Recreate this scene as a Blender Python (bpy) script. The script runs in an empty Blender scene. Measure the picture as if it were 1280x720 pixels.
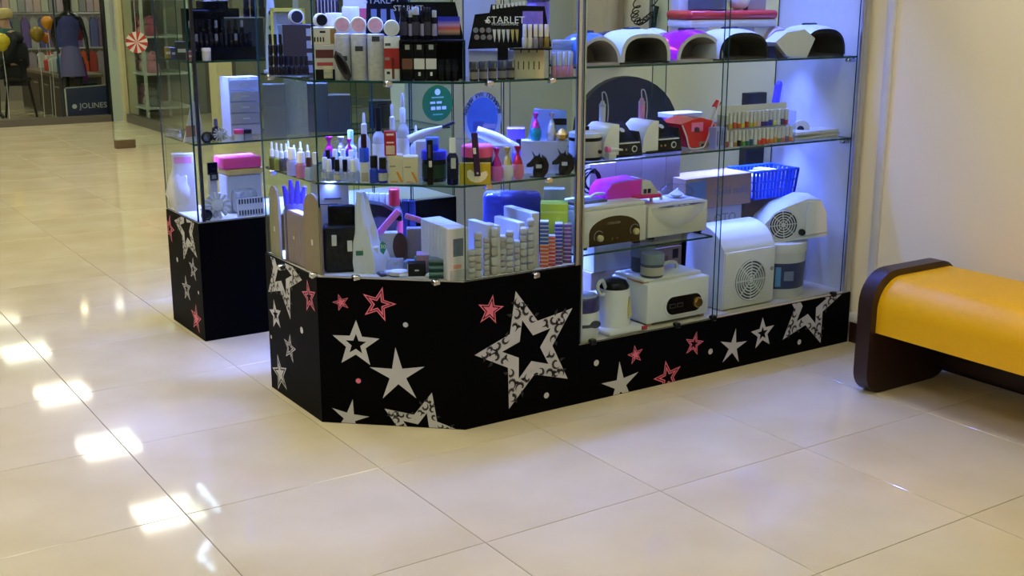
import bpy, bmesh, math, random
from mathutils import Vector, Matrix
R = random.Random(7)
PI = math.pi
scene = bpy.context.scene
COL = scene.collection
# ------------------------------------------------------------------ camera
F_PX, PITCH, ROLL, YAW = 1467.76, 0.244927, 0.001635, -0.586576
CAM = Vector((-0.30977, -2.99643, 1.39652))
_fw = Vector((0, math.cos(PITCH), -math.sin(PITCH))); _up = Vector((0, math.sin(PITCH), math.cos(PITCH))); _rt = Vector((1, 0, 0))
_r2 = _rt*math.cos(ROLL) + _up*math.sin(ROLL); _u2 = -_rt*math.sin(ROLL) + _up*math.cos(ROLL)
_RZ = Matrix.Rotation(YAW, 3, 'Z')
CR, CU, CW = _RZ @ _r2, _RZ @ _u2, _RZ @ _fw
cd = bpy.data.cameras.new('camera'); cam = bpy.data.objects.new('camera', cd); COL.objects.link(cam)
cd.sensor_width = 36.0; cd.lens = F_PX/1280*36.0; cd.clip_start = 0.05; cd.clip_end = 100
mw = Matrix((CR, CU, -CW)).transposed().to_4x4(); mw.translation = CAM
cam.matrix_world = mw
scene.camera = cam
# ------------------------------------------------------------------ world, exposure
w = bpy.data.worlds.new('world'); scene.world = w; w.use_nodes = True
w.node_tree.nodes['Background'].inputs[0].default_value = (1.0, 0.955, 0.76, 1)
w.node_tree.nodes['Background'].inputs[1].default_value = 0.05
scene.view_settings.view_transform = 'Standard'; scene.view_settings.look = 'None'
scene.view_settings.gamma = 1.0; scene.view_settings.use_curve_mapping = False
scene.view_settings.exposure = 0.46
scene.cycles.transparent_max_bounces = 40
scene.cycles.max_bounces = 10
scene.cycles.sample_clamp_indirect = 4.0
PANEL_STRENGTH = 11.0
LED_POWER = 2.4

# ------------------------------------------------------------------ pixel helpers (1280x720 frame)
def proj(P):
    d = Vector(P) - CAM; z = d.dot(CW)
    return 640 + F_PX*d.dot(CR)/z, 360 - F_PX*d.dot(CU)/z
def ray(px, py): return CR*((px-640)/F_PX) - CU*((py-360)/F_PX) + CW
def on_plane(px, py, axis, val):
    d = ray(px, py); t = (val - CAM[axis])/d[axis]; return CAM + d*t
def mpp(P): return (Vector(P)-CAM).dot(CW)/F_PX
B_MAIN = [(1.22, .894), (1.22, .458), (1.584, .13), (2.04, .13)]
B_RIGHT = [(2.05, .13), (3.46, .13)]
B_FAR = [(1.215, 2.0), (1.215, 1.59), (2.5, 1.59)]
def loc(px, z, inset=0.0, bound=B_MAIN):
    """point at height z in pixel column px, `inset` metres behind the front of a display case"""
    best = None
    for a, b in zip(bound[:-1], bound[1:]):
        pa, pb = proj((*a, z))[0], proj((*b, z))[0]
        if min(pa, pb)-1 <= px <= max(pa, pb)+1:
            lo, hi = 0.0, 1.0
            for _ in range(40):
                m = (lo+hi)/2
                x = proj((a[0]+(b[0]-a[0])*m, a[1]+(b[1]-a[1])*m, z))[0]
                if (x < px) == (pb > pa): lo = m
                else: hi = m
            best = Vector((a[0]+(b[0]-a[0])*lo, a[1]+(b[1]-a[1])*lo, z)); break
    if best is None: best = Vector((*bound[-1], z))
    d = best - CAM; d.z = 0; d.normalize()
    return best + d*inset
def at_y(px, y, z):
    """point at depth y and height z in pixel column px"""
    lo, hi = -3.0, 12.0
    for _ in range(50):
        m = (lo+hi)/2
        if (Vector((m, y, z))-CAM).dot(CW) < .1 or proj((m, y, z))[0] < px: lo = m
        else: hi = m
    return Vector((lo, y, z))

# ------------------------------------------------------------------ materials
_mats = {}
def srgb(c):
    return tuple((v/255/12.92 if v/255 <= .04045 else ((v/255+.055)/1.055)**2.4) for v in c)
def M(name, rgb=(200, 200, 200), rough=.45, metal=0.0, var=.06, scale=30.0, bump=0.0, emit=0.0, coat=0.0, alpha=1.0, spec=.5):
    if name in _mats: return _mats[name]
    m = bpy.data.materials.new(name); m.use_nodes = True; nt = m.node_tree; b = nt.nodes['Principled BSDF']
    c = srgb(rgb)
    tc = nt.nodes.new('ShaderNodeTexCoord'); n = nt.nodes.new('ShaderNodeTexNoise'); n.inputs['Scale'].default_value = scale
    n.inputs['Detail'].default_value = 3
    nt.links.new(tc.outputs['Object'], n.inputs['Vector'])
    mx = nt.nodes.new('ShaderNodeMix'); mx.data_type = 'RGBA'
    mx.inputs['A'].default_value = (*[max(0, v*(1-var)) for v in c], 1); mx.inputs['B'].default_value = (*[min(1, v*(1+var)) for v in c], 1)
    nt.links.new(n.outputs['Fac'], mx.inputs['Factor']); nt.links.new(mx.outputs['Result'], b.inputs['Base Color'])
    b.inputs['Specular IOR Level'].default_value = spec; b.inputs['Roughness'].default_value = rough; b.inputs['Metallic'].default_value = metal
    b.inputs['Coat Weight'].default_value = coat; b.inputs['Coat Roughness'].default_value = .08
    if alpha < 1: b.inputs['Alpha'].default_value = alpha
    if emit:
        nt.links.new(mx.outputs['Result'], b.inputs['Emission Color']); b.inputs['Emission Strength'].default_value = emit
    if bump:
        bp = nt.nodes.new('ShaderNodeBump'); bp.inputs['Strength'].default_value = bump; bp.inputs['Distance'].default_value = .01
        nt.links.new(n.outputs['Fac'], bp.inputs['Height']); nt.links.new(bp.outputs['Normal'], b.inputs['Normal'])
    _mats[name] = m; return m
def clear_mat(name, tint=(235, 245, 240), gloss=.9, rough=.01, milk=0.0, milk_rgb=(230, 230, 228), bump=0.0, bscale=40, ior=1.45):
    """thin clear sheet: see-through with a Fresnel reflection, optionally milky"""
    if name in _mats: return _mats[name]
    m = bpy.data.materials.new(name); m.use_nodes = True; nt = m.node_tree; nt.nodes.clear()
    out = nt.nodes.new('ShaderNodeOutputMaterial')
    tr = nt.nodes.new('ShaderNodeBsdfTransparent'); tr.inputs[0].default_value = (*srgb(tint), 1)
    gl = nt.nodes.new('ShaderNodeBsdfGlossy'); gl.inputs['Roughness'].default_value = rough; gl.inputs['Color'].default_value = (gloss,)*3+(1,)
    lw = nt.nodes.new('ShaderNodeLayerWeight'); lw.inputs['Blend'].default_value = .5
    pw = nt.nodes.new('ShaderNodeMath'); pw.operation = 'POWER'; pw.inputs[1].default_value = 5
    nt.links.new(lw.outputs['Facing'], pw.inputs[0])
    fr = nt.nodes.new('ShaderNodeMath'); fr.operation = 'MULTIPLY_ADD'; f0 = ((ior-1)/(ior+1))**2
    nt.links.new(pw.outputs[0], fr.inputs[0]); fr.inputs[1].default_value = .75; fr.inputs[2].default_value = f0
    base = tr
    if milk:
        df = nt.nodes.new('ShaderNodeBsdfDiffuse'); df.inputs[0].default_value = (*srgb(milk_rgb), 1)
        m0 = nt.nodes.new('ShaderNodeMixShader'); m0.inputs[0].default_value = milk
        nt.links.new(tr.outputs[0], m0.inputs[1]); nt.links.new(df.outputs[0], m0.inputs[2]); base = m0
    mx = nt.nodes.new('ShaderNodeMixShader'); nt.links.new(fr.outputs[0], mx.inputs[0])
    nt.links.new(base.outputs[0], mx.inputs[1]); nt.links.new(gl.outputs[0], mx.inputs[2])
    if bump:
        tc = nt.nodes.new('ShaderNodeTexCoord'); n = nt.nodes.new('ShaderNodeTexNoise'); n.inputs['Scale'].default_value = bscale
        nt.links.new(tc.outputs['Object'], n.inputs['Vector'])
        bp = nt.nodes.new('ShaderNodeBump'); bp.inputs['Strength'].default_value = bump; bp.inputs['Distance'].default_value = .02
        nt.links.new(n.outputs['Fac'], bp.inputs['Height']); nt.links.new(bp.outputs['Normal'], gl.inputs['Normal']); nt.links.new(bp.outputs['Normal'], lw.inputs['Normal'])
    nt.links.new(mx.outputs[0], out.inputs[0])
    _mats[name] = m; return m
GLASS = clear_mat('pane_glass', (246, 251, 249), ior=1.11)
GEDGE = M('glass_edge', (22, 62, 58), .15)
CHROME = M('chrome', (200, 204, 210), .18, 1.0)
ALU = M('brushed_aluminium', (186, 190, 196), .32, .9)
BLACK = M('black_laminate', (5, 5, 6), .5, var=.15, scale=6, spec=.03)
DECK = M('white_deck_board', (205, 203, 198), .5)
WHITE = M('white_plastic', (222, 222, 222), .28)
WARMWHITE = M('cream_enamel', (212, 209, 198), .32)
BLK = M('black_plastic', (12, 12, 14), .3, spec=.25)
GREY = M('grey_plastic', (120, 122, 126), .4)
CARD = M('brown_cardboard', (150, 122, 96), .8, var=.1, scale=60)
CARD2 = M('grey_cardboard', (150, 138, 128), .8, var=.08, scale=60)

# ------------------------------------------------------------------ mesh builder
class MB:
    def __init__(s): s.v = []; s.f = []; s.m = []; s.s = []
    def add(s, vs, fs, mi=0, smooth=False):
        o = len(s.v); s.v += [Vector(p) for p in vs]
        for k, f in enumerate(fs):
            s.f.append([o+i for i in f]); s.m.append(mi[k] if isinstance(mi, (list, tuple)) else mi); s.s.append(smooth)
        return s
    def box(s, x0, x1, y0, y1, z0, z1, mi=0):
        return s.add([(x0,y0,z0),(x1,y0,z0),(x1,y1,z0),(x0,y1,z0),(x0,y0,z1),(x1,y0,z1),(x1,y1,z1),(x0,y1,z1)],
                     [(0,3,2,1),(4,5,6,7),(0,1,5,4),(1,2,6,5),(2,3,7,6),(3,0,4,7)], mi)
    def rbox(s, x0, x1, y0, y1, z0, z1, r=.004, seg=2, mi=0, smooth=True):
        bm = bmesh.new(); bmesh.ops.create_cube(bm, size=1)
        for v in bm.verts: v.co = Vector(((x0+x1)/2+v.co.x*(x1-x0), (y0+y1)/2+v.co.y*(y1-y0), (z0+z1)/2+v.co.z*(z1-z0)))
        r = min(r, .49*min(x1-x0, y1-y0, z1-z0))
        bmesh.ops.bevel(bm, geom=bm.edges[:], offset=r, segments=seg, affect='EDGES', profile=.5)
        bm.verts.index_update()
        s.add([v.co for v in bm.verts], [[v.index for v in f.verts] for f in bm.faces], mi, smooth); bm.free(); return s
    def lathe(s, prof, seg=16, c=(0,0,0), mi=0, smooth=True, sx=1.0, sy=1.0, cap=True):
        """prof: [(r, z)] from bottom to top"""
        vs = []; fs = []; n = len(prof)
        for r, z in prof:
            for k in range(seg):
                a = 2*PI*k/seg; vs.append((c[0]+r*sx*math.cos(a), c[1]+r*sy*math.sin(a), c[2]+z))
        for i in range(n-1):
            for k in range(seg):
                k2 = (k+1) % seg; fs.append((i*seg+k, i*seg+k2, (i+1)*seg+k2, (i+1)*seg+k))
        if cap:
            if prof[0][0] > 1e-5: fs.append(tuple(range(seg-1, -1, -1)))
            if prof[-1][0] > 1e-5: fs.append(tuple(range((n-1)*seg, n*seg)))
        return s.add(vs, fs, mi, smooth)
    def tube(s, pts, r, seg=8, mi=0, closed=False):
        pts = [Vector(p) for p in pts]; n = len(pts); vs = []; fs = []
        t0 = (pts[1]-pts[0]).normalized(); a = Vector((0,0,1)) if abs(t0.z) < .9 else Vector((1,0,0))
        u = t0.cross(a).normalized()
        for i in range(n):
            if closed: t = (pts[(i+1) % n]-pts[i-1]).normalized()
            else: t = (pts[min(i+1,n-1)]-pts[max(i-1,0)]).normalized()
            u = (u - t*u.dot(t)).normalized(); v = t.cross(u)
            ri = r[i] if isinstance(r, (list, tuple)) else r
            for k in range(seg):
                an = 2*PI*k/seg; vs.append(pts[i]+u*ri*math.cos(an)+v*ri*math.sin(an))
        for i in range(n if closed else n-1):
            j = (i+1) % n
            for k in range(seg):
                k2 = (k+1) % seg; fs.append((i*seg+k, i*seg+k2, j*seg+k2, j*seg+k))
        if not closed: fs.append(tuple(range(seg-1,-1,-1))); fs.append(tuple(range((n-1)*seg, n*seg)))
        return s.add(vs, fs, mi, True)
    def prism(s, poly, a, b, axis='y', mi=0, side=None, smooth=False):
        """extrude a polygon. axis 'y': poly is (x,z); 'x': poly is (y,z); 'z': poly is (x,y)"""
        def P(p, t): return (p[0], t, p[1]) if axis == 'y' else (t, p[0], p[1]) if axis == 'x' else (p[0], p[1], t)
        n = len(poly); vs = [P(p, a) for p in poly]+[P(p, b) for p in poly]
        ar = sum(poly[i][0]*poly[(i+1) % n][1]-poly[(i+1) % n][0]*poly[i][1] for i in range(n))
        flip = (ar > 0) != (axis == 'y')
        if a > b: flip = not flip
        f0 = list(range(n)); f1 = list(range(n, 2*n))
        caps = [f0[::-1], f1] if flip else [f0, f1[::-1]]
        sides = [(i, (i+1) % n, n+(i+1) % n, n+i) if flip else (i, n+i, n+(i+1) % n, (i+1) % n) for i in range(n)]
        s.add(vs, caps, mi); o = len(s.v)-2*n
        for f in sides: s.f.append([o+i for i in f]); s.m.append(mi if side is None else side); s.s.append(smooth)
        return s
    def xf(s, mat):
        s.v = [mat @ v for v in s.v]; return s
    def move(s, d): d = Vector(d); s.v = [v+d for v in s.v]; return s
    def mesh(s, name, mats):
        me = bpy.data.meshes.new(name); me.from_pydata([tuple(v) for v in s.v], [], s.f)
        for m in (mats if isinstance(mats, (list, tuple)) else [mats]): me.materials.append(m)
        me.polygons.foreach_set('material_index', s.m); me.polygons.foreach_set('use_smooth', s.s)
        if any(s.s):
            try: me.set_sharp_from_angle(angle=math.radians(42))
            except Exception: pass
        me.update(); return me
    def build(s, name, mats, parent=None, loc=(0,0,0), rz=0.0):
        o = bpy.data.objects.new(name, s.mesh(name, mats)); COL.objects.link(o)
        o.location = loc; o.rotation_euler = (0, 0, rz)
        if parent is not None: o.parent = parent
        return o
def tag(o, label=None, cat=None, group=None, kind=None):
    if label: o['label'] = label
    if cat: o['category'] = cat
    if group: o['group'] = group
    if kind: o['kind'] = kind
    return o
def thing(name, label, cat, P=(0,0,0), rz=0.0, group=None):
    o = bpy.data.objects.new(name, None); COL.objects.link(o); o.empty_display_size = .05
    o.location = P; o.rotation_euler = (0, 0, rz); return tag(o, label, cat, group)
def copy_tree(o, parent=None):
    c = o.copy(); COL.objects.link(c); c.parent = parent
    for ch in o.children: copy_tree(ch, c)
    return c
def part_w(mb, name, mats, parent):
    """mesh given in world coordinates under an unrotated thing (or a part of one)"""
    off = Vector(parent.location)
    if parent.parent: off += Vector(parent.parent.location)
    return mb.move(-off).build(name, mats, parent)
def text_mesh(txt, size, mat, name, parent, mtx, depth=.0004, align='CENTER', spacing=1.0):
    cu = bpy.data.curves.new('txt', 'FONT'); cu.body = txt; cu.size = size; cu.align_x = align; cu.align_y = 'CENTER'
    cu.extrude = depth; cu.resolution_u = 2; cu.space_character = spacing
    ob = bpy.data.objects.new('txt', cu); COL.objects.link(ob)
    dg = bpy.context.evaluated_depsgraph_get(); me = bpy.data.meshes.new_from_object(ob.evaluated_get(dg))
    bpy.data.objects.remove(ob); bpy.data.curves.remove(cu)
    me.name = name; me.materials.clear(); me.materials.append(mat); me.transform(mtx)
    o = bpy.data.objects.new(name, me); COL.objects.link(o)
    if parent is not None: o.parent = parent
    return o
def face_front(x, y, z, tilt=0.0):
    """matrix that stands flat (xy) art upright facing -y at a local point"""
    return Matrix.Translation((x, y, z)) @ Matrix.Rotation(PI/2-tilt, 4, 'X')
def arc(cx, cz, r, a0, a1, n, rz=None):
    return [(cx+r*math.cos(a0+(a1-a0)*k/n), cz+(rz or r)*math.sin(a0+(a1-a0)*k/n)) for k in range(n+1)]
# ================================================================== ROOM
def tile_mat():
    m = bpy.data.materials.new('polished_cream_porcelain'); m.use_nodes = True; nt = m.node_tree; b = nt.nodes['Principled BSDF']
    tc = nt.nodes.new('ShaderNodeTexCoord'); oi = nt.nodes.new('ShaderNodeObjectInfo')
    va = nt.nodes.new('ShaderNodeVectorMath'); va.operation = 'SCALE'; va.inputs['Scale'].default_value = 9
    cb = nt.nodes.new('ShaderNodeCombineXYZ'); nt.links.new(oi.outputs['Random'], cb.inputs[0]); nt.links.new(oi.outputs['Random'], cb.inputs[1])
    nt.links.new(cb.outputs[0], va.inputs[0])
    ad = nt.nodes.new('ShaderNodeVectorMath'); nt.links.new(tc.outputs['Object'], ad.inputs[0]); nt.links.new(va.outputs[0], ad.inputs[1])
    n = nt.nodes.new('ShaderNodeTexNoise'); n.inputs['Scale'].default_value = 3.2; n.inputs['Detail'].default_value = 5; nt.links.new(ad.outputs[0], n.inputs['Vector'])
    cr = nt.nodes.new('ShaderNodeValToRGB'); cr.color_ramp.elements[0].color = (*srgb((200, 187, 150)), 1); cr.color_ramp.elements[1].color = (*srgb((212, 201, 168)), 1)
    cr.color_ramp.elements[0].position = .3; cr.color_ramp.elements[1].position = .7
    nt.links.new(n.outputs['Fac'], cr.inputs[0]); nt.links.new(cr.outputs[0], b.inputs['Base Color'])
    b.inputs['Roughness'].default_value = .055; b.inputs['IOR'].default_value = 1.43
    n2 = nt.nodes.new('ShaderNodeTexNoise'); n2.inputs['Scale'].default_value = 4.0; nt.links.new(ad.outputs[0], n2.inputs['Vector'])
    bp = nt.nodes.new('ShaderNodeBump'); bp.inputs['Strength'].default_value = .02; bp.inputs['Distance'].default_value = .01
    nt.links.new(n2.outputs['Fac'], bp.inputs['Height']); nt.links.new(bp.outputs['Normal'], b.inputs['Normal'])
    return m
TILE = tile_mat()
GROUT = M('tile_grout', (120, 108, 88), .8)
fl = MB().box(-1.8, 3.6, -3.6, 10.8, -.05, -.002).build('floor', GROUT); tag(fl, kind='structure')
g = .0012
tm = MB(); a, c = .3-g, .3-g-.0012
tm.add([(-a,-a,-.003),(a,-a,-.003),(a,a,-.003),(-a,a,-.003),(-a,-a,-.0010),(a,-a,-.0010),(a,a,-.0010),(-a,a,-.0010),(-c,-c,0),(c,-c,0),(c,c,0),(-c,c,0)],
       [(0,1,5,4),(1,2,6,5),(2,3,7,6),(3,0,4,7),(4,5,9,8),(5,6,10,9),(6,7,11,10),(7,4,8,11),(8,9,10,11)])
tmesh = tm.mesh('tile', TILE)
for i in range(-3, 6):
    for j in range(-6, 18):
        o = bpy.data.objects.new('tile', tmesh); COL.objects.link(o); o.parent = fl
        o.location = (.6*i+.3, .6*j+.3, 0)
wide = MB()
for x0, x1, y0, y1 in [(-8, -1.8, -8, 16), (3.6, 9, -8, 16), (-1.8, 3.6, -8, -3.6), (-1.8, 3.6, 10.8, 16)]: wide.box(x0, x1, y0, y1, -.05, -.0005)
tag(wide.build('floor_surround', TILE), kind='structure')
WALL = M('cream_wall_paint', (246, 236, 208), .75, var=.03, scale=2.5)
WALLB = M('grey_cream_partition', (226, 219, 200), .7, var=.03, scale=2)
tag(MB().box(3.46, 3.62, -8, 2.25, 0, 3).build('wall_right', WALL), kind='structure')
tag(MB().box(2.45, 3.46, 2.1, 2.25, 0, 3).build('wall_back', WALLB), kind='structure')
tag(MB().box(-8, 9, -8, 16, 3.0, 3.1).build('ceiling', M('ceiling_white', (222, 218, 206), .9)), kind='structure')
tag(MB().box(4.9, 9, 10.9, 11.0, 0, 3).build('wall_far', M('far_mall_wall', (138, 138, 126), .8)), kind='structure')
# dark skirting on the right wall, with the white cable duct above it
DKBROWN = M('dark_brown_laminate', (44, 24, 18), .4, var=.2, scale=8)
tag(MB().box(3.446, 3.46, -8, .128, 0, .088).build('baseboard_right', DKBROWN), kind='structure')
DUCT = M('white_pvc_duct', (218, 218, 218), .4)
tag(MB().rbox(3.436, 3.46, .048, .128, .088, .128, .003).build('trim_1', DUCT), kind='structure')
d = MB().rbox(3.442, 3.46, .022, .056, .088, 3.0, .003).build('trim_2', DUCT); tag(d, kind='structure')
# ceiling light panels (their reflections lie on the polished floor)
DIFF = bpy.data.materials.new('lit_diffuser'); DIFF.use_nodes = True
_b = DIFF.node_tree.nodes['Principled BSDF']; _b.inputs['Emission Color'].default_value = (1.0, .965, .79, 1); _b.inputs['Emission Strength'].default_value = PANEL_STRENGTH
PFRAME = M('panel_frame_white', (235, 235, 230), .5)
def ceiling_light():
    t = thing('ceiling_light_offscreen', 'square white ceiling light panel with two lit diffuser strips', 'light', (0,0,3.0), 0, 'square light panels set in the ceiling')
    f = MB()
    for x0, x1, y0, y1 in [(-.3,.3,-.3,-.27),(-.3,.3,.27,.3),(-.3,-.27,-.27,.27),(.27,.3,-.27,.27),(-.27,.27,-.03,.03)]: f.box(x0,x1,y0,y1,-.03,0)
    f.build('frame', PFRAME, t)
    MB().box(-.27,.27,-.27,-.03,-.022,0).build('diffuser_offscreen', DIFF, t); MB().box(-.27,.27,.03,.27,-.022,0).build('diffuser_offscreen', DIFF, t)
    return t
cl0 = ceiling_light(); first = True
for ix in range(-3, 2):                       # one regular grid, the pitch read from the patches mirrored in the floor
    for iy in range(-5, 6):
        x, y = 2.42+1.85*ix, 6.5+1.88*iy
        if x > 3.4 and y < 2.6: continue      # beyond the right wall
        o = cl0 if first else copy_tree(cl0); first = False
        o.location = (x, y, 3.0)
# ================================================================== DISPLAY CASES
def pane(a, b, z0, z1, t=.006):
    """upright glass sheet between two floor points: faces clear, rims green"""
    a, b = Vector((*a, 0)), Vector((*b, 0)); d = (b-a).normalized(); n = Vector((-d.y, d.x, 0))*t/2
    vs = [a-n, b-n, b+n, a+n]; m = MB()
    m.add([(p.x, p.y, z) for z in (z0, z1) for p in vs], [(0,3,2,1),(4,5,6,7),(0,1,5,4),(1,2,6,5),(2,3,7,6),(3,0,4,7)], [1,1,0,1,0,1]); return m
def shelf(poly, z, t=.007):
    return MB().prism(poly, z-t, z, 'z', 0, 1)
CLIPB = M('black_clip', (20, 20, 22), .3, .6)
TOPZ = 1.95
ZM, ZT = .812, 1.135          # shelf heights of the corner case
ZR1, ZR2, ZR3 = .53, .845, 1.165   # shelf heights of the wall case
ZD, ZRD = .505, .216
# corner case
POLY = [(1.22,.894),(1.22,.458),(1.584,.13),(2.049,.13),(2.049,.6),(1.66,.6),(1.66,.894)]
case = thing('display_case', 'faceted glass corner display case on a tall black base with a huge scroll star', 'display case', (1.22,.13,0))
base = part_w(MB().prism(POLY, 0, .5, 'z'), 'base', BLACK, case); base['label'] = 'black laminate base covered in star decals'
def inset_poly(p, e):
    cx = sum(q[0] for q in p)/len(p); cy = sum(q[1] for q in p)/len(p)
    return [(q[0]+(cx-q[0])*e, q[1]+(cy-q[1])*e) for q in p]
part_w(MB().prism(inset_poly(POLY, .02), .5, ZD, 'z'), 'deck', DECK, case)
for a, b in [((1.226,.885),(1.238,.456)), ((1.24,.454),(1.590,.137)), ((1.592,.135),(2.03,.135)), ((2.036,.14),(2.036,.59)), ((1.66,.597),(2.03,.597)), ((1.657,.605),(1.657,.89)), ((1.23,.89),(1.65,.89))]:
    part_w(pane(a, b, ZD, TOPZ-.1), 'glass_pane', [GLASS, GEDGE], case)
SP = inset_poly(POLY, .03)
for z in (ZM, ZT, 1.46): part_w(shelf(SP, z), 'shelf', [GLASS, GEDGE], case)
part_w(MB().prism(POLY, TOPZ-.1, TOPZ+.05, 'z'), 'top_canopy', BLACK, case)
part_w(MB().box(2.03, 2.044, .133, .147, .5, TOPZ), 'post', ALU, case)
def clip(px, py, parent, z):
    P = on_plane(px, py, 2, z) if z < .6 else loc(px, z, .0)
    return part_w(MB().rbox(P.x-.012, P.x+.012, P.y-.01, P.y+.012, z-.012, z+.006, .003, 1), 'glass_clip', CHROME, parent)
for px, py in ((352,333),(392,343),(445,346),(545,352),(670,343)): clip(px, py, case, .508)
for px in (338, 485, 612, 690): clip(px, 0, case, ZT-.005)
for px in (341, 610, 686): clip(px, 0, case, ZM-.005)
# wall case
rc = thing('display_case', 'long low-based glass wall case full of white salon machines beside the cream wall', 'display case', (2.05,.13,0))
rbase = part_w(MB().box(2.05, 3.44, .13, .6, 0, .212), 'base', BLACK, rc); rbase['label'] = 'low black plinth with a row of star decals'
part_w(MB().box(2.05, 3.432, .136, .594, .212, ZRD), 'deck', M('beige_deck_board', (196, 186, 164), .5), rc)
part_w(MB().box(3.424, 3.438, .14, .6, ZRD, TOPZ), 'side_panel', M('white_side_panel', (216, 216, 216), .35), rc)
part_w(pane((2.056,.136),(2.70,.136), ZRD, TOPZ-.1), 'glass_pane', [GLASS, GEDGE], rc)
part_w(pane((2.69,.15),(3.40,.15), ZRD, TOPZ-.1), 'glass_pane', [GLASS, GEDGE], rc)
part_w(pane((2.06,.585),(2.80,.585), ZRD, TOPZ-.1), 'glass_pane', [GLASS, GEDGE], rc)
part_w(pane((2.74,.597),(3.42,.597), ZRD, TOPZ-.1), 'glass_pane', [GLASS, GEDGE], rc)
part_w(shelf([(2.055,.15),(2.675,.15),(2.675,.575),(2.055,.575)], ZR1), 'shelf', [GLASS, GEDGE], rc)
for z in (ZR2, ZR3, 1.5): part_w(shelf([(2.055,.165),(3.418,.165),(3.418,.575),(2.055,.575)], z), 'shelf', [GLASS, GEDGE], rc)
part_w(MB().box(2.052, 2.068, .14, .156, ZRD, TOPZ), 'post', ALU, rc)
part_w(MB().box(3.40, 3.412, .132, .142, ZRD, TOPZ).box(3.414, 3.438, .132, .14, ZRD, TOPZ), 'post', ALU, rc)
part_w(MB().box(2.05, 3.44, .13, .6, TOPZ-.1, TOPZ+.05), 'top_canopy', BLACK, rc)
for x in (2.11, 2.50, 2.68, 3.34): part_w(MB().rbox(x-.012, x+.012, .124, .146, .206, .226, .003, 1), 'glass_clip', CLIPB, rc)
for z in (ZR2, ZR3): part_w(MB().rbox(3.375, 3.42, .17, .19, z-.024, z-.008, .004, 1), 'shelf_bracket', CHROME, rc)
# far case
fc = thing('display_case', 'narrow glass case standing across the gap behind the corner case', 'display case', (1.215,1.59,0))
FP = [(1.215,1.59),(2.43,1.59),(2.43,2.0),(1.215,2.0)]
fbase = part_w(MB().prism(FP, 0, .495, 'z'), 'base', BLACK, fc)
part_w(MB().box(1.22, 2.42, 1.596, 1.994, .495, .5), 'deck', DECK, fc)
for a, b in [((1.22,2.0),(1.22,1.60)), ((1.222,1.595),(1.94,1.595)), ((1.92,1.605),(2.42,1.605)), ((1.23,1.995),(2.42,1.995)), ((2.425,1.6),(2.425,1.99))]:
    part_w(pane(a, b, .5, TOPZ-.1), 'glass_pane', [GLASS, GEDGE], fc)
for z in (.815, 1.14, 1.46): part_w(shelf([(1.228,1.603),(2.415,1.612),(2.415,1.985),(1.228,1.985)], z), 'shelf', [GLASS, GEDGE], fc)
part_w(MB().box(1.24, 1.252, 1.60, 1.612, .5, TOPZ), 'post', M('dark_bronze', (70, 66, 66), .35, .7), fc)
part_w(MB().prism(FP, TOPZ-.1, TOPZ+.05, 'z'), 'top_canopy', BLACK, fc)
# LED strips inside the cases (blue-white)
def led(parent, p, size, power, rot=(0,0,0), color=(.13, .19, 1.0), name='led_strip'):
    """lamp object of a strip fixed in the case, pointing down unless turned"""
    L = bpy.data.lights.new(name, 'AREA'); L.shape = 'RECTANGLE'; L.size, L.size_y = size; L.energy = power*LED_POWER; L.color = color; L.spread = math.radians(100)
    o = bpy.data.objects.new(name, L); COL.objects.link(o); o.location = Vector(p)-Vector(parent.location); o.rotation_euler = rot; o.parent = parent
    return o
led(case, (1.82,.32,TOPZ-.11), (.36,.03), 5, name='led_strip_offscreen'); led(case, (1.42,.58,TOPZ-.11), (.03,.36), 5, name='led_strip_offscreen')
led(case, (1.32,.68,ZM-.012), (.03,.30), 4.0); led(case, (1.84,.46,ZM-.012), (.34,.03), 4.5)
led(case, (1.42,.68,ZT-.012), (.30,.03), 2.6); led(case, (1.84,.36,ZT-.012), (.32,.03), 2.4)
led(rc, (2.74,.38,TOPZ-.11), (1.25,.03), 6, name='led_strip_offscreen')
led(rc, (2.36,.47,ZR1-.012), (.55,.02), 1.6)
led(rc, (2.74,.46,ZR2-.012), (1.25,.02), 4.0)
led(rc, (2.74,.46,ZR3-.012), (1.25,.02), 3.6)
led(fc, (1.75,1.8,TOPZ-.11), (1.0,.03), 5, name='led_strip_offscreen'); led(fc, (1.6,1.82,.80), (.6,.03), 4.0); led(fc, (1.6,1.82,1.125), (.6,.03), 3.0)
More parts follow.
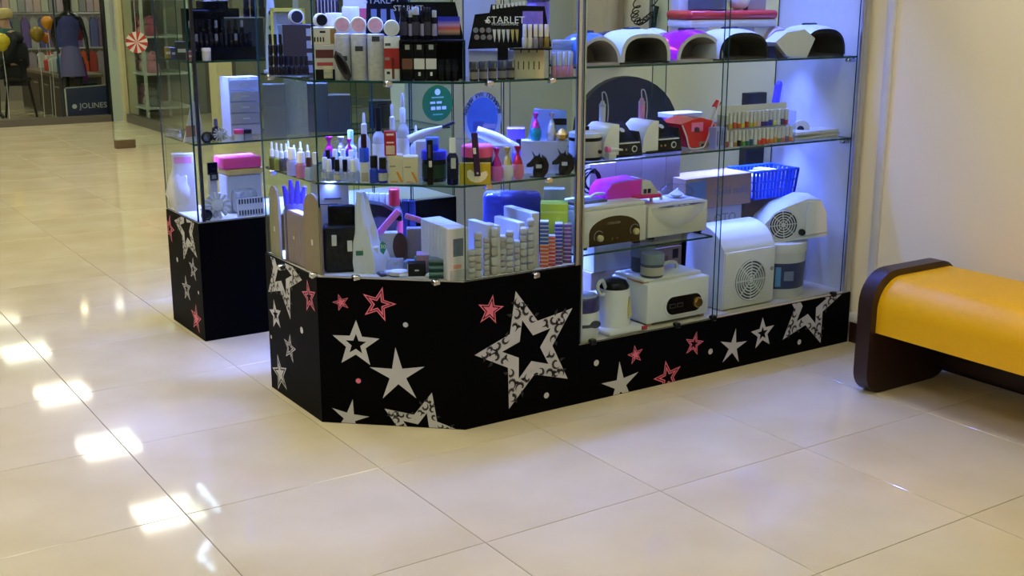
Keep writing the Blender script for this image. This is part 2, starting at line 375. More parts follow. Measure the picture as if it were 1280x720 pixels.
# ------------------------------------------------------------------ star decals
DW = M('white_vinyl', (192, 192, 193), .45); DP = M('pink_vinyl', (226, 112, 134), .45); DB = M('black_vinyl', (12, 12, 13), .45)
class Face:
    """a vertical face: origin, unit u (rightwards seen from outside), outward normal n"""
    def __init__(s, a, b, zmin, zmax, base):
        s.a = Vector((*a, 0)); s.u = (Vector((*b, 0))-s.a); s.len = s.u.length; s.u.normalize(); s.n = Vector((s.u.y, -s.u.x, 0)); s.z0, s.z1 = zmin, zmax; s.base = base
    def uv(s, px, py):
        d = ray(px, py); t = (s.a-CAM).dot(s.n)/d.dot(s.n); P = CAM+d*t; return Vector(((P-s.a).dot(s.u), P.z))
    def clip(s, poly):
        for ax, sg, lim in ((1,1,s.z0),(1,-1,-s.z1),(0,1,.002),(0,-1,-(s.len-.002))):
            out = []
            for i, p in enumerate(poly):
                q = poly[i-1]; dp, dq = sg*p[ax]-lim, sg*q[ax]-lim
                if (dp >= 0) != (dq >= 0): t = dq/(dq-dp); out.append(q+(p-q)*t)
                if dp >= 0: out.append(p)
            poly = out
            if len(poly) < 3: return None
        return poly
    def put(s, polys, name, mat, lift):
        m = MB()
        for p in polys:
            p = s.clip([Vector(q) for q in p])
            if p: m.add([s.a+s.u*q[0]+s.n*lift+Vector((0,0,q[1])) for q in p], [list(range(len(p)))])
        if not m.v: return None
        o = part_w(m, name, mat, s.base)
        if name == 'scroll_ornament': o['kind'] = 'stuff'
        return o
    def star(s, style, t1, t2, color=None, ratio=.40):
        A, B = s.uv(*t1), s.uv(*t2); ch = B-A; Rr = ch.length/(2*math.sin(PI/5)); perp = Vector((ch.y, -ch.x)).normalized()
        c = (A+B)/2+perp*Rr*math.cos(PI/5); a0 = math.atan2((A-c).y, (A-c).x)
        mat = color or DW
        def ring(k, rat=ratio):
            return [c+Vector((math.cos(a0-PI*i/5), math.sin(a0-PI*i/5)))*Rr*k*(1 if i % 2 == 0 else rat) for i in range(10)]
        def band(k0, k1, r0=ratio, r1=ratio):
            o, i = ring(k0, r0), ring(k1, r1); return [[o[q], o[(q+1) % 10], i[(q+1) % 10], i[q]] for q in range(10)]
        def solid(k, rat=ratio):
            o = ring(k, rat); return [[o[q], o[(q+1) % 10], c] for q in range(10)]
        if style == 'solid': P = solid(1, .30)
        elif style == 'open': P = band(1, .44, .42, .42)
        elif style == 'outline': P = band(1, .80)+band(.62, .42)
        elif style == 'double': P = band(1, .82)+band(.68, .48)
        elif style == 'fill': P = band(1, .80)+solid(.60)
        else: P = band(1, .50, .46, .44)
        s.put(P, 'star_decal', mat, .0008)
        if style == 'scroll':
            S = []; rr = random.Random(int(t1[0]))
            for i in range(5):
                ang = a0-2*PI*i/5; tip = Vector((math.cos(ang), math.sin(ang))); side = Vector((-tip.y, tip.x))
                for k, off, sgn, sz in ((.80,.0,1,.13),(.62,.09,-1,.17),(.60,-.12,1,.17),(.46,.17,1,.13),(.46,-.19,-1,.13),(.72,-.05,-1,.10)):
                    o = c+tip*Rr*k+side*Rr*off; a1 = ang+rr.uniform(-.7,.7)+(PI if k < .55 else 0); pts = []
                    for q in range(13):
                        th = q/12*4.6; rad = sz*Rr*(1-.80*q/12); pts.append(o+Vector((math.cos(a1+sgn*th), math.sin(a1+sgn*th)))*rad*.62)
                    wd = Rr*.024
                    for q in range(12):
                        d = (pts[q+1]-pts[q]).normalized(); nn = Vector((-d.y, d.x)); w0 = wd*math.sin(PI*(q+.4)/13.2); w1 = wd*math.sin(PI*(q+1.4)/13.2)
                        S.append([pts[q]-nn*w0, pts[q]+nn*w0, pts[q+1]+nn*w1, pts[q+1]-nn*w1])
                    # a leaf on the stem
                    d = Vector((math.cos(a1+1.2), math.sin(a1+1.2))); nn = Vector((-d.y, d.x)); q0 = o+d*sz*Rr*.3
                    S.append([q0, q0+d*sz*Rr*.35+nn*wd*1.5, q0+d*sz*Rr*.8, q0+d*sz*Rr*.35-nn*wd*.9])
            s.put(S, 'scroll_ornament', DB, .0014)
    def dot(s, px, py, rpx, mat=None):
        c = s.uv(px, py); r = rpx*mpp(s.a)
        s.put([[c+Vector((math.cos(2*PI*k/20), math.sin(2*PI*k/20)))*r for k in range(20)]], 'dot_decal', mat or DW, .0008)
FL = Face((1.22,.894), (1.22,.458), .002, .499, base); FCH = Face((1.22,.458), (1.584,.13), .002, .499, base)
FFR = Face((1.584,.13), (2.04,.13), .002, .499, base); FRR = Face((2.05,.13), (3.44,.13), .002, .211, rbase); FFA = Face((1.215,2.0), (1.215,1.59), .002, .494, fbase)
FCH.star('fill', (422.7,367.3), (435.3,372), DP); FCH.star('double', (478.3,358.7), (495.7,380), DP); FCH.star('open', (445,400), (474.3,423.3))
FCH.star('solid', (494.3,434), (530.7,458.3)); FCH.star('solid', (441,499), (461.7,520.7)); FCH.star('scroll', (480.7,510.7), (540,490.7))
FCH.dot(507,406,3.2); FCH.dot(448,476,3.3,DP)
FL.star('scroll', (377.7,350), (363.3,399.3)); FL.star('open', (342.3,374), (351,388.3)); FL.star('outline', (384,349.3), (394.3,365), DP)
FL.star('outline', (362.7,417.7), (370,436.7)); FL.star('fill', (347,442.7), (358.3,460)); FL.dot(377.3,412.7,4); FL.dot(339.3,421,2.4)
FFR.star('fill', (616.2,368), (629.7,382.7), DP); FFR.star('scroll', (644.4,363.7), (715.3,385.1)); FFR.dot(682.9,494.2,4)
FRR.star('solid', (774.2,451.7), (798,464.7)); FRR.star('fill', (793,431.4), (803.3,436), DP); FRR.star('double', (831.7,450.6), (850.7,457.4), DP); FRR.star('double', (871,414), (879.7,426.2), DP)
FRR.star('solid', (919.8,410.3), (933.6,426.2)); FRR.star('open', (953.3,396.7), (967.4,406.4)); FRR.star('scroll', (1025.4,428.6), (978.2,424.6))
FRR.dot(745.3,453.6,4); FRR.dot(888,439.3,4); FRR.dot(999,427.5,3.8)
FFA.star('outline', (212.5,268.8), (218,287.5), DP); FFA.star('scroll', (246.7,322.5), (230,324.5)); FFA.star('outline', (241.3,321.3), (246.8,336.3))
FFA.star('outline', (231.8,343.8), (238.3,357.5)); FFA.star('fill', (245,380), (251.8,398.8), DP); FFA.dot(221.8,324.5,3); FFA.dot(248.3,365.8,2.2)
# ================================================================== BENCH
bench = thing('bench', 'low bench with a glossy yellow padded seat and dark rounded end panel', 'bench', (3.18,-.36,0))
EP = [(2.965,.08),(2.955,.03)]
def rrect(x0, x1, z0, z1, rs, n=8):
    p = []; cs = [(x1,z0,-PI/2,-1,1),(x1,z1,0,-1,-1),(x0,z1,PI/2,1,-1),(x0,z0,PI,1,1)]
    for (cx, cz, a, dx, dz), r in zip(cs, rs): p += arc(cx+dx*r, cz+dz*r, r, a, a+PI/2, n)
    return p
YELLOW = M('yellow_leatherette', (238, 180, 6), .42, var=.05, scale=90, bump=.04, spec=.35)
def seat_profile(x0, x1, z0, z1, r1, r2):
    return [(x1, z0)]+arc(x1-r2, z1-r2, r2, 0, PI/2, 6)+arc(x0+r1, z1-r1, r1, PI/2, PI, 12)+[(x0, z0)]
out = rrect(2.955, 3.425, 0, .452, (.10, .10, .12, .085))
part_w(MB().prism(out, -.372, -.312, 'y', smooth=True), 'end_panel', DKBROWN, bench)
part_w(MB().prism(seat_profile(2.985, 3.40, .232, .428, .115, .03), -2.3, -.372, 'y', smooth=True), 'seat', YELLOW, bench)
part_w(MB().box(3.345, 3.375, -2.3, -.372, .05, .25), 'back_rail', DKBROWN, bench)
part_w(MB().prism(out, -2.36, -2.30, 'y', smooth=True), 'end_panel', DKBROWN, bench)
# ================================================================== GOODS: shape library
def facing(P):
    d = CAM - Vector(P); return math.atan2(d.x, -d.y)
def cmrom(pts, n=6):
    pts = [Vector(p) for p in pts]; out = []
    for i in range(len(pts)-1):
        p0, p1, p2, p3 = pts[max(i-1,0)], pts[i], pts[i+1], pts[min(i+2,len(pts)-1)]
        for k in range(n):
            t = k/n; out.append(.5*((2*p1)+(p2-p0)*t+(2*p0-5*p1+4*p2-p3)*t*t+(3*p1-p0-3*p2+p3)*t**3))
    return out+[pts[-1]]
def C(r, g, b, rough=.3, **k):
    # pale things are white by themselves: no blue of the lamps in their own colour
    if min(r, g, b) >= 145 and b >= max(r, g) and b-min(r, g) <= 72: v = (r+g)/2; nr, ng, nb = v, v, v*.99
    else: nr, ng, nb = r, g, b
    if max(r, g, b) < 75: k.setdefault('spec', .22)
    return M('c_%d_%d_%d_%d' % (r, g, b, int(rough*100)), (nr, ng, nb), rough, **k)
CLEAR = clear_mat('clear_plastic', (240, 243, 243), milk=.10, rough=.04)
FROST = clear_mat('frosted_plastic', (230, 232, 233), milk=.45, rough=.15)
FILM = clear_mat('cellophane', (246, 248, 252), milk=.01, gloss=.45, rough=.08, bump=.6, bscale=35)
FILMW = clear_mat('milky_bag', (230,232,233), milk=.82, rough=.3, milk_rgb=(226,226,224), bump=.5, bscale=25)
def bottle(name, label, cat, P, h, r, bm, cm, cap=.35, neck=.45, shoulder=.82, group=None, band=None, seg=14, sy=1.0, rz=None, capstep=1.12, tip=None):
    t = thing(name, label, cat, P, facing(P) if rz is None else rz, group); zc = h*(1-cap)
    b = MB().lathe([(r*.9,0),(r,h*.02),(r,zc*shoulder),(r*.86,zc*(shoulder+.07)),(r*neck,zc*.985),(r*neck,zc*1.0)], seg, sy=sy).build('body', bm, t)
    if tip: m = MB().lathe([(r*neck*capstep,zc*.98),(r*neck*capstep,zc+(h-zc)*.45),(r*neck*.62,zc+(h-zc)*.5),(r*tip,zc+(h-zc)*.92),(r*tip*.6,h)], seg)
    else: m = MB().lathe([(r*neck*capstep,zc*.98),(r*neck*capstep,h-.003),(r*neck*capstep*.85,h)], seg)
    m.build('cap', cm, t)
    if band: MB().lathe([(r*1.015,zc*.18),(r*1.015,zc*.70)], seg, sy=sy, cap=False).build('label_band', band, b)
    return t
def jar(name, label, cat, P, h, r, bm, lm, lid=.28, group=None, band=None, seg=18, step=1.06):
    t = thing(name, label, cat, P, facing(P), group); z = h*(1-lid)
    b = MB().lathe([(r*.93,0),(r,h*.04),(r,z*.94),(r*.92,z)], seg).build('body', bm, t)
    MB().lathe([(r*step,z*.99),(r*step,h-.004),(r*step*.93,h)], seg).build('lid', lm, t)
    if band: MB().lathe([(r*1.015,z*.18),(r*1.015,z*.78)], seg, cap=False).build('label_band', band, b)
    return t
def carton(name, label, cat, P, wd, dp, h, mat, rz=None, marks=(), group=None, bev=.0015, tape=None):
    """box whose front middle is at P; marks: (material, u0, u1, v0, v1) as shares of the front face"""
    t = thing(name, label, cat, P, facing(P) if rz is None else rz, group)
    b = MB().rbox(-wd/2, wd/2, 0, dp, 0, h, bev, 1, smooth=False).build('carton', mat, t)
    for k in marks:
        mm, u0, u1, v0, v1 = k[:5]
        MB().box(-wd/2+u0*wd, -wd/2+u1*wd, -.0008, .0004, v0*h, v1*h).build(k[5] if len(k) > 5 else 'printed_panel', mm, t)
    if tape: MB().box(-wd/2, wd/2, dp*.44, dp*.56, h, h+.0008).build('tape', tape, t)
    return t
def vase(name, label, P, h, r, m1, m2, group=None):
    """glitter pot shaped like a tied pouch: round body, pinched waist, flared collar"""
    t = thing(name, label, 'ornament', P, facing(P), group)
    MB().lathe([(r*.72,0),(r*.98,h*.14),(r,h*.30),(r*.80,h*.46)], 14).build('body', m2, t)
    MB().lathe([(r*.80,h*.46),(r*.55,h*.62),(r*.24,h*.76),(r*.22,h*.80),(r*.52,h*.97),(r*.55,h),(r*.35,h*.98)], 8, smooth=False).build('collar', m1, t)
    return t
def disc(name, label, cat, P, r, d, m, face, group=None, rz=None):
    """round tin standing on its rim, lid towards the viewer"""
    t = thing(name, label, cat, P, facing(P) if rz is None else rz, group); rot = Matrix.Translation((0,d/2,r)) @ Matrix.Rotation(PI/2, 4, 'X')
    MB().lathe([(r*.94,-d/2),(r,-d/2+.003),(r,d/2-.003),(r*.94,d/2)], 24).xf(rot).build('rim', m, t)
    if face: MB().lathe([(r*.80,d/2),(r*.80,d/2+.001)], 24).xf(rot).build('lid_print', face, t)
    return t
def pick(px, z, inset, bound=B_MAIN):
    P = loc(px, z, inset, bound); return P, mpp(P)
def glitter(name, rgb): return M(name, rgb, .22, .75, var=.9, scale=260, bump=.5)
# ------------------------------------------------------------------ CORNER CASE, top shelf
TAG = M('price_tag', (214, 214, 212), .6)
def price(parent, x, y, z, s=.012): MB().box(x-s/2, x+s/2, y-.0012, y-.0002, z-s*.6, z+s*.6).build('price_tag', TAG, parent)
DKB = C(26, 22, 24, .25); DKC = C(16, 14, 16, .35)
# three-step rack of dark polish bottles on the left wing
P, k = pick(361, ZT, .05); P0 = P; rzr = facing(P)
rack = thing('bottle_rack', 'clear three-step rack under the rows of dark polish bottles', 'rack', P, rzr)
W_ = 50*k
for i, zz in enumerate((.003, .035, .070)):
    MB().box(-W_/2, W_/2, i*.045, i*.045+.045, max(0,zz-.004), zz).build('step', CLEAR, rack)
    MB().box(-W_/2, W_/2, i*.045+.041, i*.045+.045, 0, zz).build('riser', CLEAR, rack)
rot = Matrix.Translation(P) @ Matrix.Rotation(rzr, 4, 'Z')
first = None
for i, zz in enumerate((.003, .035, .070)):
    for j in range(7 if i else 8):
        Q = rot @ Vector((-W_/2+W_*(j+.6)/8, i*.045+.022, zz))
        if first is None:
            first = bottle('polish_bottle', 'small dark polish bottle with a black cap on the clear step rack', 'bottle', Q, .062, .0085, DKB, DKC, .5, .6, group='dark polish bottles on the step rack', seg=8, rz=0)
        else:
            c_ = copy_tree(first); c_.location = Q
P, k = pick(341, ZT, .16)
t = thing('sample_stand', 'white upright nail sample stand with little printed pictures', 'sample stand', P, facing(P))
MB().prism([(-.022,.0),(.024,0),(.028,.11),(.012,.26),(-.008,.26),(-.018,.11)], .0, .006).build('board', C(214,214,224,.4), t)
for i, (x, z, c) in enumerate(((.004,.20,(90,60,90)),(.002,.15,(60,110,110)),(.0,.085,(70,70,80)))): MB().lathe([(.009,0),(.009,.0008)], 12).xf(Matrix.Translation((x,0,z)) @ Matrix.Rotation(PI/2,4,'X')).build('picture', C(*c,.5), t)
MB().box(-.03,.03,-.01,.03,0,.006).build('foot', C(214,214,224,.4), t)
P, k = pick(363, ZT, .28)
t = thing('acrylic_frame', 'empty acrylic frame with a yellow edge behind the polish rack', 'frame', P, facing(P)); hh, ww = 78*k, 42*k
MB().box(-ww/2,-ww/2+.01,0,.01,0,hh).box(ww/2-.01,ww/2,0,.01,0,hh).box(-ww/2,ww/2,0,.01,hh-.012,hh).box(-ww/2,ww/2,0,.01,0,.008).build('border', C(196,176,60,.35), t)
MB().box(-ww/2+.01,ww/2-.01,.003,.006,.008,hh-.012).build('sheet', CLEAR, t)
# boxed stack in the corner: carton of clips, box with ribbon
P, k = pick(407, ZT, .03); rz = facing(P)
t = carton('gift_box', 'pale box with a dark window, red ribbon and folded cream tissue', 'box', P, 25*k, .10, 43*k, C(196,188,180,.5), rz, [(C(90,34,36,.5),.06,.94,.62,.86,'window'),(C(170,62,66,.5),.1,.9,.40,.50,'ribbon'),(C(20,16,16,.5),.02,.98,.0,.30,'base_band'),(C(214,206,178,.7),.42,.86,.04,.40,'tissue')])
P2 = Vector(P)+Vector((0,0,43*k)) 
carton('clip_carton', 'beige carton with a row of dark clips on its face lying on the ribbon box', 'box', P2, 32*k, .09, 21*k, C(206,196,170,.6), rz, [(C(40,32,26,.5),.12+.11*i,.17+.11*i,.16,.44,'clip_print') for i in range(4)]+[(C(150,112,60,.6),.74,.96,.06,.9,'picture'),(C(40,36,34,.5),.34,.56,.68,.80,'logo')])
for px, lab in ((379, 'round black tin with a white rim standing left of the clip carton'), (400, 'round black tin with a white rim standing on the clip carton')):
    Q = Vector(P2)+Vector((0,0,21*k)); base = Q if px == 400 else None
    if px == 400: disc('round_tin', lab, 'tin', Q+Vector((0,.012,0)), 8.5*k, .03, C(214,214,228,.4), C(24,24,34,.35), rz=rz+.25)
    else:
        P3, k3 = pick(376, ZT, .19)
        carton('dark_box_stack', 'dark box holding up the round tin behind the polish rack', 'box', P3, 40*k3, .06, 62*k3, C(58,48,46,.5), None, [(C(150,146,150,.5),.72,.98,.05+.24*i,.20+.24*i,'end_label') for i in range(4)])
        disc('round_tin', lab, 'tin', P3+Vector((0,.01,62*k3)), 9*k3, .03, C(214,214,228,.4), C(24,24,34,.35), rz=rz+.25)
# marbled tubes with round tins on top
MARB = M('marbled_tube_print', (176, 172, 168), .5, var=.28, scale=90)
for i, (px, w_, lab) in enumerate(((430, 20, 'beside the ribbon box'), (450, 20, 'in the middle of the three'), (471, 21, 'beside the red and white box'))):
    P, k = pick(px, ZT, .045); t = thing('marbled_tube', 'tall tube with grey marbled print '+lab, 'tube', P, facing(P)); r = w_*k/2
    MB().lathe([(r*.97,0),(r,.003),(r,55*k),(r*.96,55*k+.002)], 18).build('tube', MARB, t)
    MB().lathe([(r*1.02,51*k),(r*1.02,56*k),(r*.9,56*k+.002)], 18).build('lid', C(200,196,198,.4), t)
    MB().box(-.012,.012,-r-.0012,-r+.002,.06+.03*i,.075+.03*i).build('price_tag', C(60,62,64,.5), t)
    disc('round_tin', 'white round tin with a pink print on the marbled tube '+['by the ribbon box','between its two neighbours','by the red box'][i], 'tin', P+Vector((0,0,56*k+.002)), 10*k, .035, C(222,220,232,.35), M('pink_flower_print', (214,160,164), .5, var=.3, scale=70))
P, k = pick(447, ZT, .13); 
for i, (px, zz) in enumerate(((420, 62), (441, 66))):
    P, k = pick(px, ZT, .17)
    t = jar('cream_jar', ('pale blue' if i else 'large white')+' jar with a domed lid standing behind the marbled tubes', 'jar', P, 78*k+i*.02, 10*k, C(200,206,235,.3), C(214,218,240,.3), .3)
P, k = pick(437, ZT, .012)
t = thing('nail_clipper', 'dark oval clipper leaning against the marbled tubes', 'tool', P, facing(P)); 
MB().lathe([(.001,0),(.012,.01),(.016,.05),(.013,.085),(.001,.10)], 14, sy=.35).xf(Matrix.Rotation(-.42,4,'Y')).build('body', C(48,50,52,.25), t)
MB().lathe([(.001,.02),(.008,.03),(.010,.055),(.007,.08),(.001,.088)], 12, sy=.2).xf(Matrix.Translation((0,-.006,0)) @ Matrix.Rotation(-.42,4,'Y')).build('inlay', C(18,18,20,.2), t)
P, k = pick(491, ZT, .03)
carton('red_white_box', 'tall box, red above and white below, with a round logo', 'box', P, 20*k, .06, 40*k, C(214,212,214,.45), None, [(C(168,40,40,.4),0,1,.36,.99,'red_sleeve'),(C(110,50,46,.4),.46,.62,.05,.70,'stripe'),(C(40,40,40,.4),.14,.34,.20,.28,'logo'),(C(200,190,190,.5),.02,.34,.62,.72,'price_tag')])
Q = P+Vector((0,.0,40*k)); carton('white_pot_box', 'white carton with small dark lettering on the red and white box', 'box', Q, 20*k, .05, 14*k, C(222,220,230,.45), None, [(C(80,80,90,.5),.06,.42,.18,.42,'lettering')])
disc('round_tin', 'white round tin with a faint print on top of the white carton', 'tin', Q+Vector((0,0,14*k)), 10*k, .035, C(224,220,236,.35), C(206,196,214,.45))
# first black counter display of the brand, with tubes and drawer boxes
def tilt_board(t, poly, y, mat, th=.008, lean=.0): return MB().prism(poly, y, y+th).build('backboard', mat, t)
BRD = C(13, 12, 16, .35)
P, k = pick(541, ZT, .03); rz = facing(P)
t = thing('counter_display', 'black stepped counter display with a sunset picture and three boxes below', 'display stand', P, rz)
w2 = 41*k; z1 = 50*k
tilt_board(t, [(-w2*.95,z1),(w2*.98,z1),(w2*.72,z1+46*k),(-w2*1.25,z1+46*k)], .09, BRD)
MB().box(-w2,w2,0,.10,z1-.006,z1).build('tray', BRD, t); MB().box(-w2,w2,.09,.10,0,z1).build('back_panel', BRD, t); MB().box(w2-.006,w2,0,.10,0,z1-.006).build('side_panel', BRD, t); MB().box(-w2,-w2+.006,0,.10,0,z1-.006).build('side_panel', BRD, t)
PIC = bpy.data.materials.new('sunset_picture'); PIC.use_nodes = True; nt = PIC.node_tree
tc = nt.nodes.new('ShaderNodeTexCoord'); sx = nt.nodes.new('ShaderNodeSeparateXYZ'); cr = nt.nodes.new('ShaderNodeValToRGB'); nt.links.new(tc.outputs['Generated'], sx.inputs[0]); nt.links.new(sx.outputs['Z'], cr.inputs[0]); nt.links.new(cr.outputs[0], nt.nodes['Principled BSDF'].inputs['Base Color'])
e = cr.color_ramp.elements; e[0].color = (*srgb((60,60,70)),1); e[1].color = (*srgb((30,40,190)),1); e[1].position = .8
for p_, c_ in ((.2,(200,150,110)),(.38,(214,80,70)),(.55,(190,150,190))): q = e.new(p_); q.color = (*srgb(c_),1)
MB().box(w2*.18,w2*.86,.0885,.0898,z1+5*k,z1+28*k).build('picture', PIC, t)
text_mesh('STARLET', .024, C(190,200,240,.5), 'lettering', t, face_front(-w2*.72, .0885, z1+38*k)); 
rotm = Matrix.Translation(P) @ Matrix.Rotation(rz, 4, 'Z')
for i in range(3):
    Q = rotm @ Vector((-w2+.006+w2*(.18+.36*i), .004, 0))
    carton('polish_box', ('black box with a brown flap' if i == 0 else 'black box with a white flap and a star') + (' at the open end of the display' if i == 1 else ' beside the brown-flapped one' if i == 2 else ' under the counter display'), 'box', Q, w2*.34, .07, z1-.010, BLK, rz,
           [(C(110,66,54,.5) if i == 0 else C(206,200,196,.5),.03,.97,.32,.60,'flap'),(C(150,150,156,.5),.3,.72,.84,.97,'price_tag')]+([(C(214,214,220,.5),.40,.60,.14,.24,'star_print')] if i else []))
    if i < 3:
        for jj in range(2):
            Q2 = rotm @ Vector((-w2*.86+w2*(.36*i)+.018*jj*1.2, .04, z1))
            bottle('lotion_tube' if jj else 'gel_bottle', ['dark gel bottle at the closed end of the display tray', 'dark slim tube with a white foot beside the first gel bottle', 'dark gel bottle with a pale cap in the middle of the display tray', 'slim tube with a violet foot in the middle of the display tray', 'dark gel bottle nearest the sunset picture', 'slim tube with a violet foot nearest the sunset picture'][i*2+jj], 'bottle', Q2, (40-4*jj)*k, (5.2-2*jj)*k, C(24,22,32,.2), C(170,175,220,.3) if (i+jj) % 2 else C(20,20,30,.25), .22, .8, band=C(150,140,170,.4) if jj else C(60,56,70,.4), seg=10)
for i in range(6):
    Q = rotm @ Vector((w2*(.26+.21*(i % 3)), .012+.03*(i//3), 0))
    jar('gel_jar', 'tiny black gel jar in the open bay of the counter display', 'jar', Q, 20*k if i < 3 else 26*k, 5.0*k, C(18,18,22,.2), C(26,28,36,.25), .4, 'black gel jars in the display bay', seg=12)
# back board of the same brand further in
P, k = pick(480, ZT, .22); t = thing('advert_board', 'dark upright advert board with pictures of hands behind the white tins', 'board', P, facing(P))
MB().prism([(-24*k,0),(34*k,0),(30*k,108*k),(-18*k,108*k)], 0, .008).build('board', C(14,15,22,.35), t); text_mesh('STARLET', .03, C(150,165,220,.5), 'lettering', t, face_front(0, -.001, 92*k))
for i in range(3): MB().box((-14+12*i)*k,(-7+12*i)*k,-.0012,0,66*k,82*k).build('picture', C(110,120,150,.5), t)
# five dark jars
for i, px in enumerate((592.5, 604, 615.5, 627, 638)):
    P, k = pick(px, ZT, .03); jar('gel_jar', 'dark gel jar with a shiny lid in the row under the trapezoid display', 'jar', P, 24*k, 5.4*k, C(44,34,36,.2), C(120,124,140,.15,metal=.8), .4, 'five dark gel jars in a row', band=C(120,112,100,.5), seg=14)
# trapezoid display
P, k = pick(636, ZT, .07); rz = facing(P); rotm = Matrix.Translation(P) @ Matrix.Rotation(rz, 4, 'Z')
t = thing('counter_display', 'black trapezoid counter display with rows of sample tips and clear bottles', 'display stand', P, rz)
zb = 38*k
tilt_board(t, [(-51*k,zb-2*k),(53*k,zb+1*k),(44*k,zb+50*k),(-22*k,zb+52*k),(-24*k,zb+42*k),(-42*k,zb+40*k)], 0, BRD)
MB().box(-14*k,-1*k,.002,.03,0,zb+2*k).build('prop', BRD, t); MB().box(2*k,53*k,-.045,0,zb-.006,zb-.001).build('ledge', BRD, t); MB().box(-51*k,50*k,.03,.034,0,zb-4*k).build('backing_card', C(196,196,226,.5), t)
text_mesh('STARLET', .031, C(235,235,245,.5), 'lettering', t, face_front(-.010, -.001, zb+33*k)); text_mesh('PROFESSIONAL', .0125, C(215,215,230,.5), 'lettering', t, face_front(-.012, -.001, zb+28.4*k))
MB().add([(math.cos(PI/2+2*PI*q/10)*(.009 if q % 2 == 0 else .004)-27*k, -.001, math.sin(PI/2+2*PI*q/10)*(.009 if q % 2 == 0 else .004)+zb+32*k) for q in range(10)], [list(range(10))]).build('star_logo', C(235,235,245,.5), t)
MB().box(17*k,42*k,-.0012,0,zb+28*k,zb+44*k).build('violet_picture', M('violet_print', (132,110,214), .4, var=.4, scale=60), t)
TIPW = C(206,214,246,.25)
for i in range(6):
    x = -18*k+5.6*k*i; MB().prism([(x-.0055,zb+22*k),(x+.0055,zb+22*k),(x+.004,zb+12*k),(x+.001,zb+6*k),(x-.002,zb+12*k)], -.004, 0).build('sample_tip', TIPW if i < 4 else C(196,176,90,.3), t)
for i in range(6): MB().lathe([(.0085,0),(.0085,.002),(.005,.003)], 14).xf(Matrix.Translation(((-41+8*(i % 3))*k+.003*(i//3), 0, zb+(21-8.5*(i//3))*k)) @ Matrix.Rotation(PI/2,4,'X')).build('sample_button', C(120+20*(i % 2),122,124,.3), t)
for i in range(9): MB().prism([((-20+4.6*i)*k,zb+(46.5+.6*i)*k),((-17+4.6*i)*k,zb+(46.5+.6*i)*k),((-17+4.6*i)*k,zb+(51+.6*i)*k),((-20+4.6*i)*k,zb+(51+.6*i)*k)], -.003, 0).build('sample_tip', C(220,224,240,.3), t)
for i, (x, c_) in enumerate(((19.5,(176,186,236)),(26,(176,186,236)),(33,(120,126,150)),(39.5,(90,80,90)),(46.5,(120,108,50)))):
    bottle('polish_bottle', ['pale blue polish bottle with a clear cap at the inner end of the ledge', 'pale blue polish bottle second along the ledge', 'grey polish bottle in the middle of the ledge', 'dark polish bottle with a white label on the ledge', 'olive gold polish bottle at the outer end of the ledge'][i], 'bottle', rotm @ Vector((x*k, -.024, zb-.001)), 29*k, 3.4*k, C(*c_,.2), C(196,198,214,.15), .5, .72, seg=12)
P, k = pick(661, ZT, .025)
carton('brush_box', 'cream display box printed with slanted dark brushes', 'box', P, 38*k, .06, 38*k, C(196,186,150,.55), None, [(C(60,52,44,.5),.14+.17*i,.175+.17*i,.30,.56,'brush_print') for i in range(5)]+[(C(60,52,44,.5),.22+.26*i,.26+.26*i,.84,.95,'brush_print') for i in range(3)])
P, k = pick(684, ZT, .03); carton('dark_slim_box', 'slim black box standing beside the cream brush box', 'box', P, 6*k, .05, 38*k, BLK)
for i, px in enumerate((692, 699, 706, 713)):
    P, k = pick(px, ZT, .03); bottle('polish_bottle', 'pink polish bottle with a tall clear cap beside the chrome post', 'bottle', P, 31*k, 3.5*k, C(186,130,140,.2), C(176,176,196,.15), .52, .8, group='pink polish bottles by the post', seg=12)
for i in range(7):
    P, k = pick(702, ZT, .13+.01*(i % 2)); t = MB().rbox(-.034,.034,0,.06,0,.016,.004).build('pearl_tray', clear_mat('smoky_tray', (214,218,222), milk=.3, rough=.1), None, P+Vector((0,0,.0165*i)), facing(P)); tag(t, ['bottom', 'second', 'third', 'fourth', 'fifth', 'sixth', 'topmost'][i]+' clear tray of the stack behind the pink polish bottles' if i in (0, 6) else ['', 'second', 'third', 'fourth', 'fifth', 'sixth'][i]+' clear tray up in the stack behind the pink polish bottles', 'tray', 'stacked clear trays')
P, k = pick(600, ZT, .24); carton('upright_card', 'pale blue upright card behind the trapezoid display', 'card', P, 40*k, .02, 104*k, C(170,190,230,.4))
P, k = pick(672, ZT, .22); jar('purple_jar', 'purple print pot standing behind the trapezoid display', 'jar', P, 112*k, 14*k, M('violet_print'), C(60,50,90,.3), .2)
P, k = pick(452, ZT, .30); carton('pale_carton', 'cream carton with a pink band behind the round tins', 'box', P, 40*k, .05, 96*k, C(206,196,176,.5), None, [(C(190,80,90,.4),.4,.98,.70,.84,'pink_band')])
P, k = pick(412, ZT, .33); carton('hanger_card', 'dark comb-toothed sample card behind the black tins', 'card', P, 28*k, .02, 90*k, C(40,36,44,.4), None, [(C(170,150,120,.4),.08+.15*i,.12+.15*i,.70,.99,'tooth') for i in range(6)])
